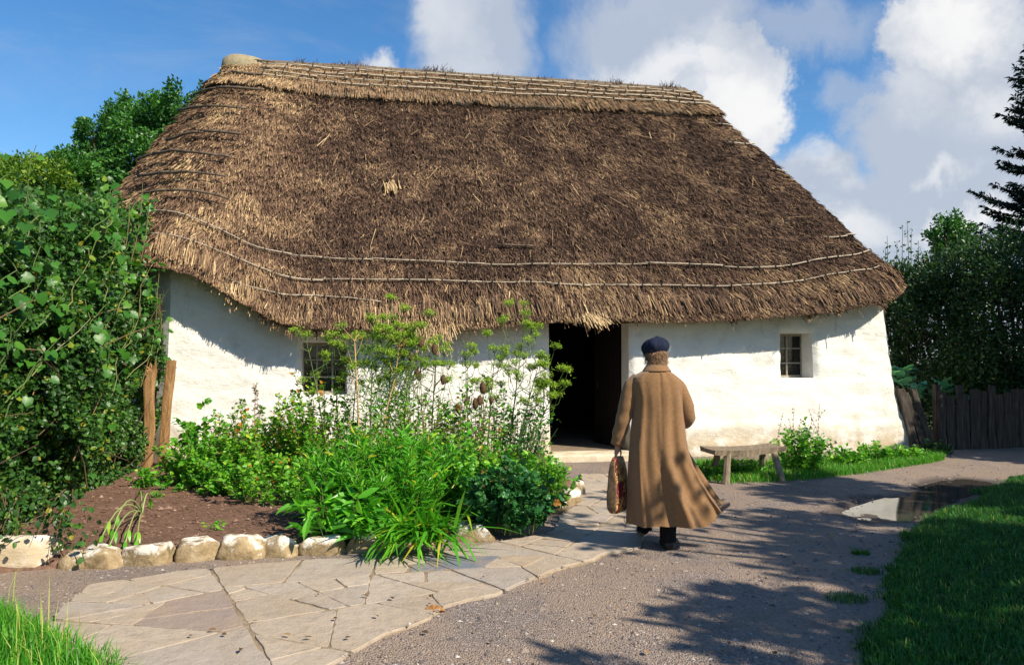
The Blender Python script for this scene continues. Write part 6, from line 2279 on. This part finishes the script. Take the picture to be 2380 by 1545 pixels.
for z, a, b, h in zip(zs, xl, xr, hd):
    cxx, hw = (a + b) / 2, (b - a) / 2
    ct, st = np.cos(th_), np.sin(th_)
    sq = lambda v: np.sign(v) * np.abs(v) ** .86
    x, y = cxx + hw * sq(ct), h * sq(st) - .01 + .05 * ss(np.array(.9 - z), 0, .7)
    u = ct
    amp = .004 + .037 * ss(np.array(1.25 - z), 0, 1.1) + .004 * ss(np.array(1.45 - z), 0, .2)
    bkf = ss(-st, -.2, .35)
    # long folds that fan out from the shoulders and swing to the right at the hem
    w1 = np.sin(8.2 * u + 1.2 - 1.1 * (1 - z)) ; w2 = np.sin(14.5 * u - .6 + 1.6 * (1 - z)); w3 = np.sin(23 * u + 2.0 * z)
    f = .62 * np.sign(w1) * np.abs(w1) ** .8 + .42 * w2 + .14 * w3
    f = f + .25 * nz3(np.stack([u * 6, 0 * u, np.full(NTH, z * 3.0)], -1), 1.0, 4.0)
    y = y - amp * f * bkf * 1.05
    x = x + amp * .45 * np.cos(8.2 * u + 1.2 - 1.1 * (1 - z)) * bkf
    # shoulder-blade hollow, centre seam and yoke creases
    y = y + .010 * np.exp(-((x - .012) / .006) ** 2) * bkf * (z < 1.5)
    y = y - .016 * np.exp(-((x + .095) / .07) ** 2 - ((z - 1.31) / .10) ** 2) * bkf - .012 * np.exp(-((x - .105) / .07) ** 2 - ((z - 1.30) / .10) ** 2) * bkf
    y = y + .010 * np.exp(-((x - .19 - .16 * (1.3 - z)) / .012) ** 2) * bkf * (.9 < z < 1.38) + .010 * np.exp(-((x + .175) / .012) ** 2) * bkf * (.95 < z < 1.36)
    hem = .222 + .004 * np.sin(u * 12) + .19 * ss(x, .36, .64) - .012 * ss(-x, 0, .25)
    zz_ = np.maximum(z, hem)
    rows.append(np.stack([x, y, zz_], -1))
mb = MB()
rings(mb, rows, closed=True, cap=False)


def sleeve(P, rad, seed):
    P = np.array(P); n = 26
    f = np.linspace(0, 1, n); u = np.linspace(0, 1, len(P))
    def cr(c):
        return np.interp(f, u, c)
    Q_ = np.stack([cr(P[:, k]) for k in range(3)], -1)
    for _ in range(3): Q_[1:-1] = .5 * Q_[1:-1] + .25 * (Q_[:-2] + Q_[2:])
    r = cr(np.array(rad))
    T = unit(np.gradient(Q_, axis=0))
    A = unit(np.cross(T, [0, 1, 0.2])); B = np.cross(T, A)
    tt_ = np.linspace(0, 2 * math.pi, 40, endpoint=False)
    out_ = []
    for i in range(n):
        ring = A[i] * np.cos(tt_)[:, None] + B[i] * np.sin(tt_)[:, None]
        cre = 1 + .055 * np.sin(f[i] * 34 + 2.2 * np.cos(tt_ + seed)) * ss(np.array(f[i]), .25, .6) + .05 * nz3(ring * 1.5 + f[i] * 9, 1.0, seed)
        out_.append(Q_[i] + ring * (r[i] * cre)[:, None])
    # turn the cuff in
    out_.append(Q_[-1] + (out_[-1] - Q_[-1]) * .8 - T[-1] * .02)
    rings(mb, out_, closed=True, cap=False)


sleeve([(-.150, .0, 1.46), (-.205, 0, 1.39), (-.240, -.01, 1.30), (-.264, -.01, 1.2), (-.290, .0, 1.08), (-.316, .03, .97), (-.328, .048, .885)], [.055, .076, .071, .066, .063, .060, .056], 1.0)
sleeve([(.135, 0, 1.44), (.185, 0, 1.375), (.226, -.015, 1.29), (.258, -.03, 1.19), (.272, -.022, 1.11), (.262, .06, 1.075), (.24, .15, 1.085), (.20, .24, 1.095)], [.055, .074, .070, .066, .064, .060, .056, .052], 5.0)
# turned-down collar
cr_ = []
tc = np.linspace(-math.pi - .65, .65, 44)
for rz_, zc, oy in ((.064, 1.560, .006), (.068, 1.582, .004), (.080, 1.584, .0), (.102, 1.556, -.006), (.124, 1.520, -.010)):
    tipd = .055 * ss(np.abs(tc + math.pi / 2), 1.2, 2.2)
    cr_.append(np.stack([np.cos(tc) * rz_ * 1.02 + .0, np.sin(tc) * rz_ + oy, 0 * tc + zc - tipd * .8], -1))
rings(mb, cr_, closed=False, cap=False)
coat = ppart(mb.build('coat', M_coat, None, True))
# the open front edge blown out behind on the right
def strip(pts_o, pts_i, y0, y1, thick):
    mb = MB()
    O, I = np.array(pts_o, float), np.array(pts_i, float)
    f = np.linspace(0, 1, 24); u = np.linspace(0, 1, len(O))
    ip = lambda A, k: np.interp(f, u, A[:, k])
    ox, oz, ix, iz = ip(O, 0), ip(O, 1), ip(I, 0), ip(I, 1)
    wv = .012 * np.sin(f * 9)
    r = []
    for i in range(24):
        r.append([[ix[i], y0 + wv[i], iz[i]], [ox[i], y1 + wv[i], oz[i]], [ox[i] + .004, y1 + thick + wv[i], oz[i]], [ix[i], y0 + thick + wv[i], iz[i]]])
    return rings(mb, r)
fl_b = strip([(.262, .86), (.335, .735), (.43, .585), (.525, .445), (.592, .362)], [(.20, .88), (.25, .74), (.34, .58), (.45, .455), (.545, .372)], .0, .03, .006)
fo_ = fl_b.build('coat_front_edge', M_coat, None, True); fo_.parent = coat; fo_.location = (0, 0, 0)
# trousers and boots
def leg_rings(P, rad):
    P = np.array(P); n = 18
    f = np.linspace(0, 1, n); u = np.linspace(0, 1, len(P))
    tt_ = np.linspace(0, 2 * math.pi, 24, endpoint=False)
    R_ = []
    for i in range(n):
        c = np.array([np.interp(f[i], u, P[:, k]) for k in range(3)]); r = np.interp(f[i], u, rad)
        R_.append(c + np.stack([np.cos(tt_) * r, np.sin(tt_) * r * 1.05, 0 * tt_], -1) * (1 + .04 * np.sin(tt_ * 3 + f[i] * 20))[:, None])
    return R_


mb = MB()
rings(mb, leg_rings([(.085, 0, .92), (.095, .0, .52), (.092, -.01, .28), (.09, -.025, .07)], [.115, .085, .072, .068]))
rings(mb, leg_rings([(-.045, 0.02, .92), (-.05, .13, .52), (-.055, .21, .28), (-.062, .285, .10)], [.115, .085, .070, .066]))
ppart(mb.build('trousers', M_black, None, True))
for (hx_, hy_, hz0, pitch) in ((.090, -.035, .0, 0.0), (-.063, .275, .022, -.14)):
    mb = MB()
    R_ = []
    tt_ = np.linspace(0, 2 * math.pi, 24, endpoint=False)
    for f, w_, h0, h1 in ((0, .030, .008, .085), (.06, .040, .0, .115), (.16, .044, .0, .135), (.32, .044, .0, .125), (.5, .046, .0, .085), (.68, .050, .0, .068), (.85, .044, .0, .055), (.96, .030, .004, .040), (1.0, .012, .010, .028)):
        y = -.035 + f * .29
        sg = np.sign(np.sin(tt_)) * np.abs(np.sin(tt_)) ** .6
        R_.append(np.stack([hx_ + np.cos(tt_) * w_, 0 * tt_ + hy_ + y, hz0 + (h0 + h1) / 2 + sg * (h1 - h0) / 2 + (-math.tan(pitch)) * 0 + (.05 * (1 - f) if hz0 > 0 else 0)], -1))
    rings(mb, R_)
    ppart(mb.build('boot', M_boot, None, True))

# ---------------------------------------------------------------- the shopping bag in the left hand
BG = PB + np.array([-.326, .062, .305])
bag = empty('bag', BG, 'dark red and gold patterned shopping bag hanging from the hand of the walking person', 'bag')
m, t, out = new_mat('red_gold_bag')
co = t.node('ShaderNodeTexCoord').outputs['Object']
n1 = t.noise(co, 13, 3, .5, 2.2)
gold = t.m('MULTIPLY', t.smooth(t.m('ABSOLUTE', t.m('SUBTRACT', n1, .52)), .06, .03), t.smooth(t.noise(co, 6, 2, .5), .36, .45))
col = t.mix(gold, t.ramp(t.noise(co, 20, 5, .6), [(.3, (.08, .006, .010)), (.7, (.17, .014, .022))]), (.55, .36, .12))
pbsdf(t, out, col, .38, .5, bump(t, t.noise(co, 18, 4, .6), .5, .01))
M_bag = m
M_gus = simple('brown_side', [(.3, (.09, .055, .03)), (.7, (.25, .155, .08))], 40, 6, .7, .25, 70, .7, .006)
by = math.atan2(-.52, .85)           # broad face turned to the right and a little back
R_ = rotz(by)
mb, mg = MB(), MB()
zs_ = np.linspace(0, .47, 22)
tt_ = np.linspace(0, 2 * math.pi, 56, endpoint=False)
rows = []
for z in zs_:
    f = z / .47
    hw = .130 * (1 - .10 * f) * (1 - .35 * ss(np.array(f), .9, 1.05)) * (.80 + .20 * ss(np.array(f), -.02, .10))
    hd_ = .048 * (1 + .25 * math.sin(math.pi * min(1, f * 1.1))) * (1 - .55 * f ** 2) * (.75 + .25 * ss(np.array(f), -.02, .08))
    ex = .30
    xx = np.sign(np.cos(tt_)) * np.abs(np.cos(tt_)) ** ex * hd_
    yy = np.sign(np.sin(tt_)) * np.abs(np.sin(tt_)) ** ex * hw
    P = np.stack([xx, yy, np.full(56, z)], -1)
    P[:, 0] += .010 * nz3(P * 9, 1.0, 3.0); P[:, 1] += .008 * nz3(P * 7, 1.0, 8.0)
    if z == 0: P[:, 2] += .0
    rows.append(P @ R_.T)
rows = np.array(rows)
rings(mb, rows, closed=True, cap=True)
bf = mb.build('bag_body', M_bag, None, True)
bf.parent = bag; bf.location = (0, 0, 0)
# brown side gusset: a panel set proud of the narrow end that faces the camera
sel = (np.sin(tt_) < -.74)
cols = np.where(sel)[0]
g_rows = rows[1:-1][:, cols]
nrm = R_ @ np.array([0, -1.0, 0])
rings(mg, g_rows + nrm * .004, closed=False, cap=False)
gg = mg.build('side_panel', M_gus, None, True); gg.parent = bag; gg.location = (0, 0, 0)
for dx in (-.012, .012):
    mh = MB()
    hp = np.array([[dx, -.06, .455], [dx * .9, -.045, .475], [dx * .5, -.02, .462 + .0], [0, 0, .448 + .0]])
    hp = np.array([[dx, -.075, .44], [dx * .8, -.055, .452], [dx * .3, -.030, .452], [0, 0, .451], [dx * .3, .030, .452], [dx * .8, .055, .452], [dx, .075, .44]])
    mh.tube(hp @ R_.T, .006, 6)
    h2 = mh.build('handle', M_bag, None, True); h2.parent = bag; h2.location = (0, 0, 0)
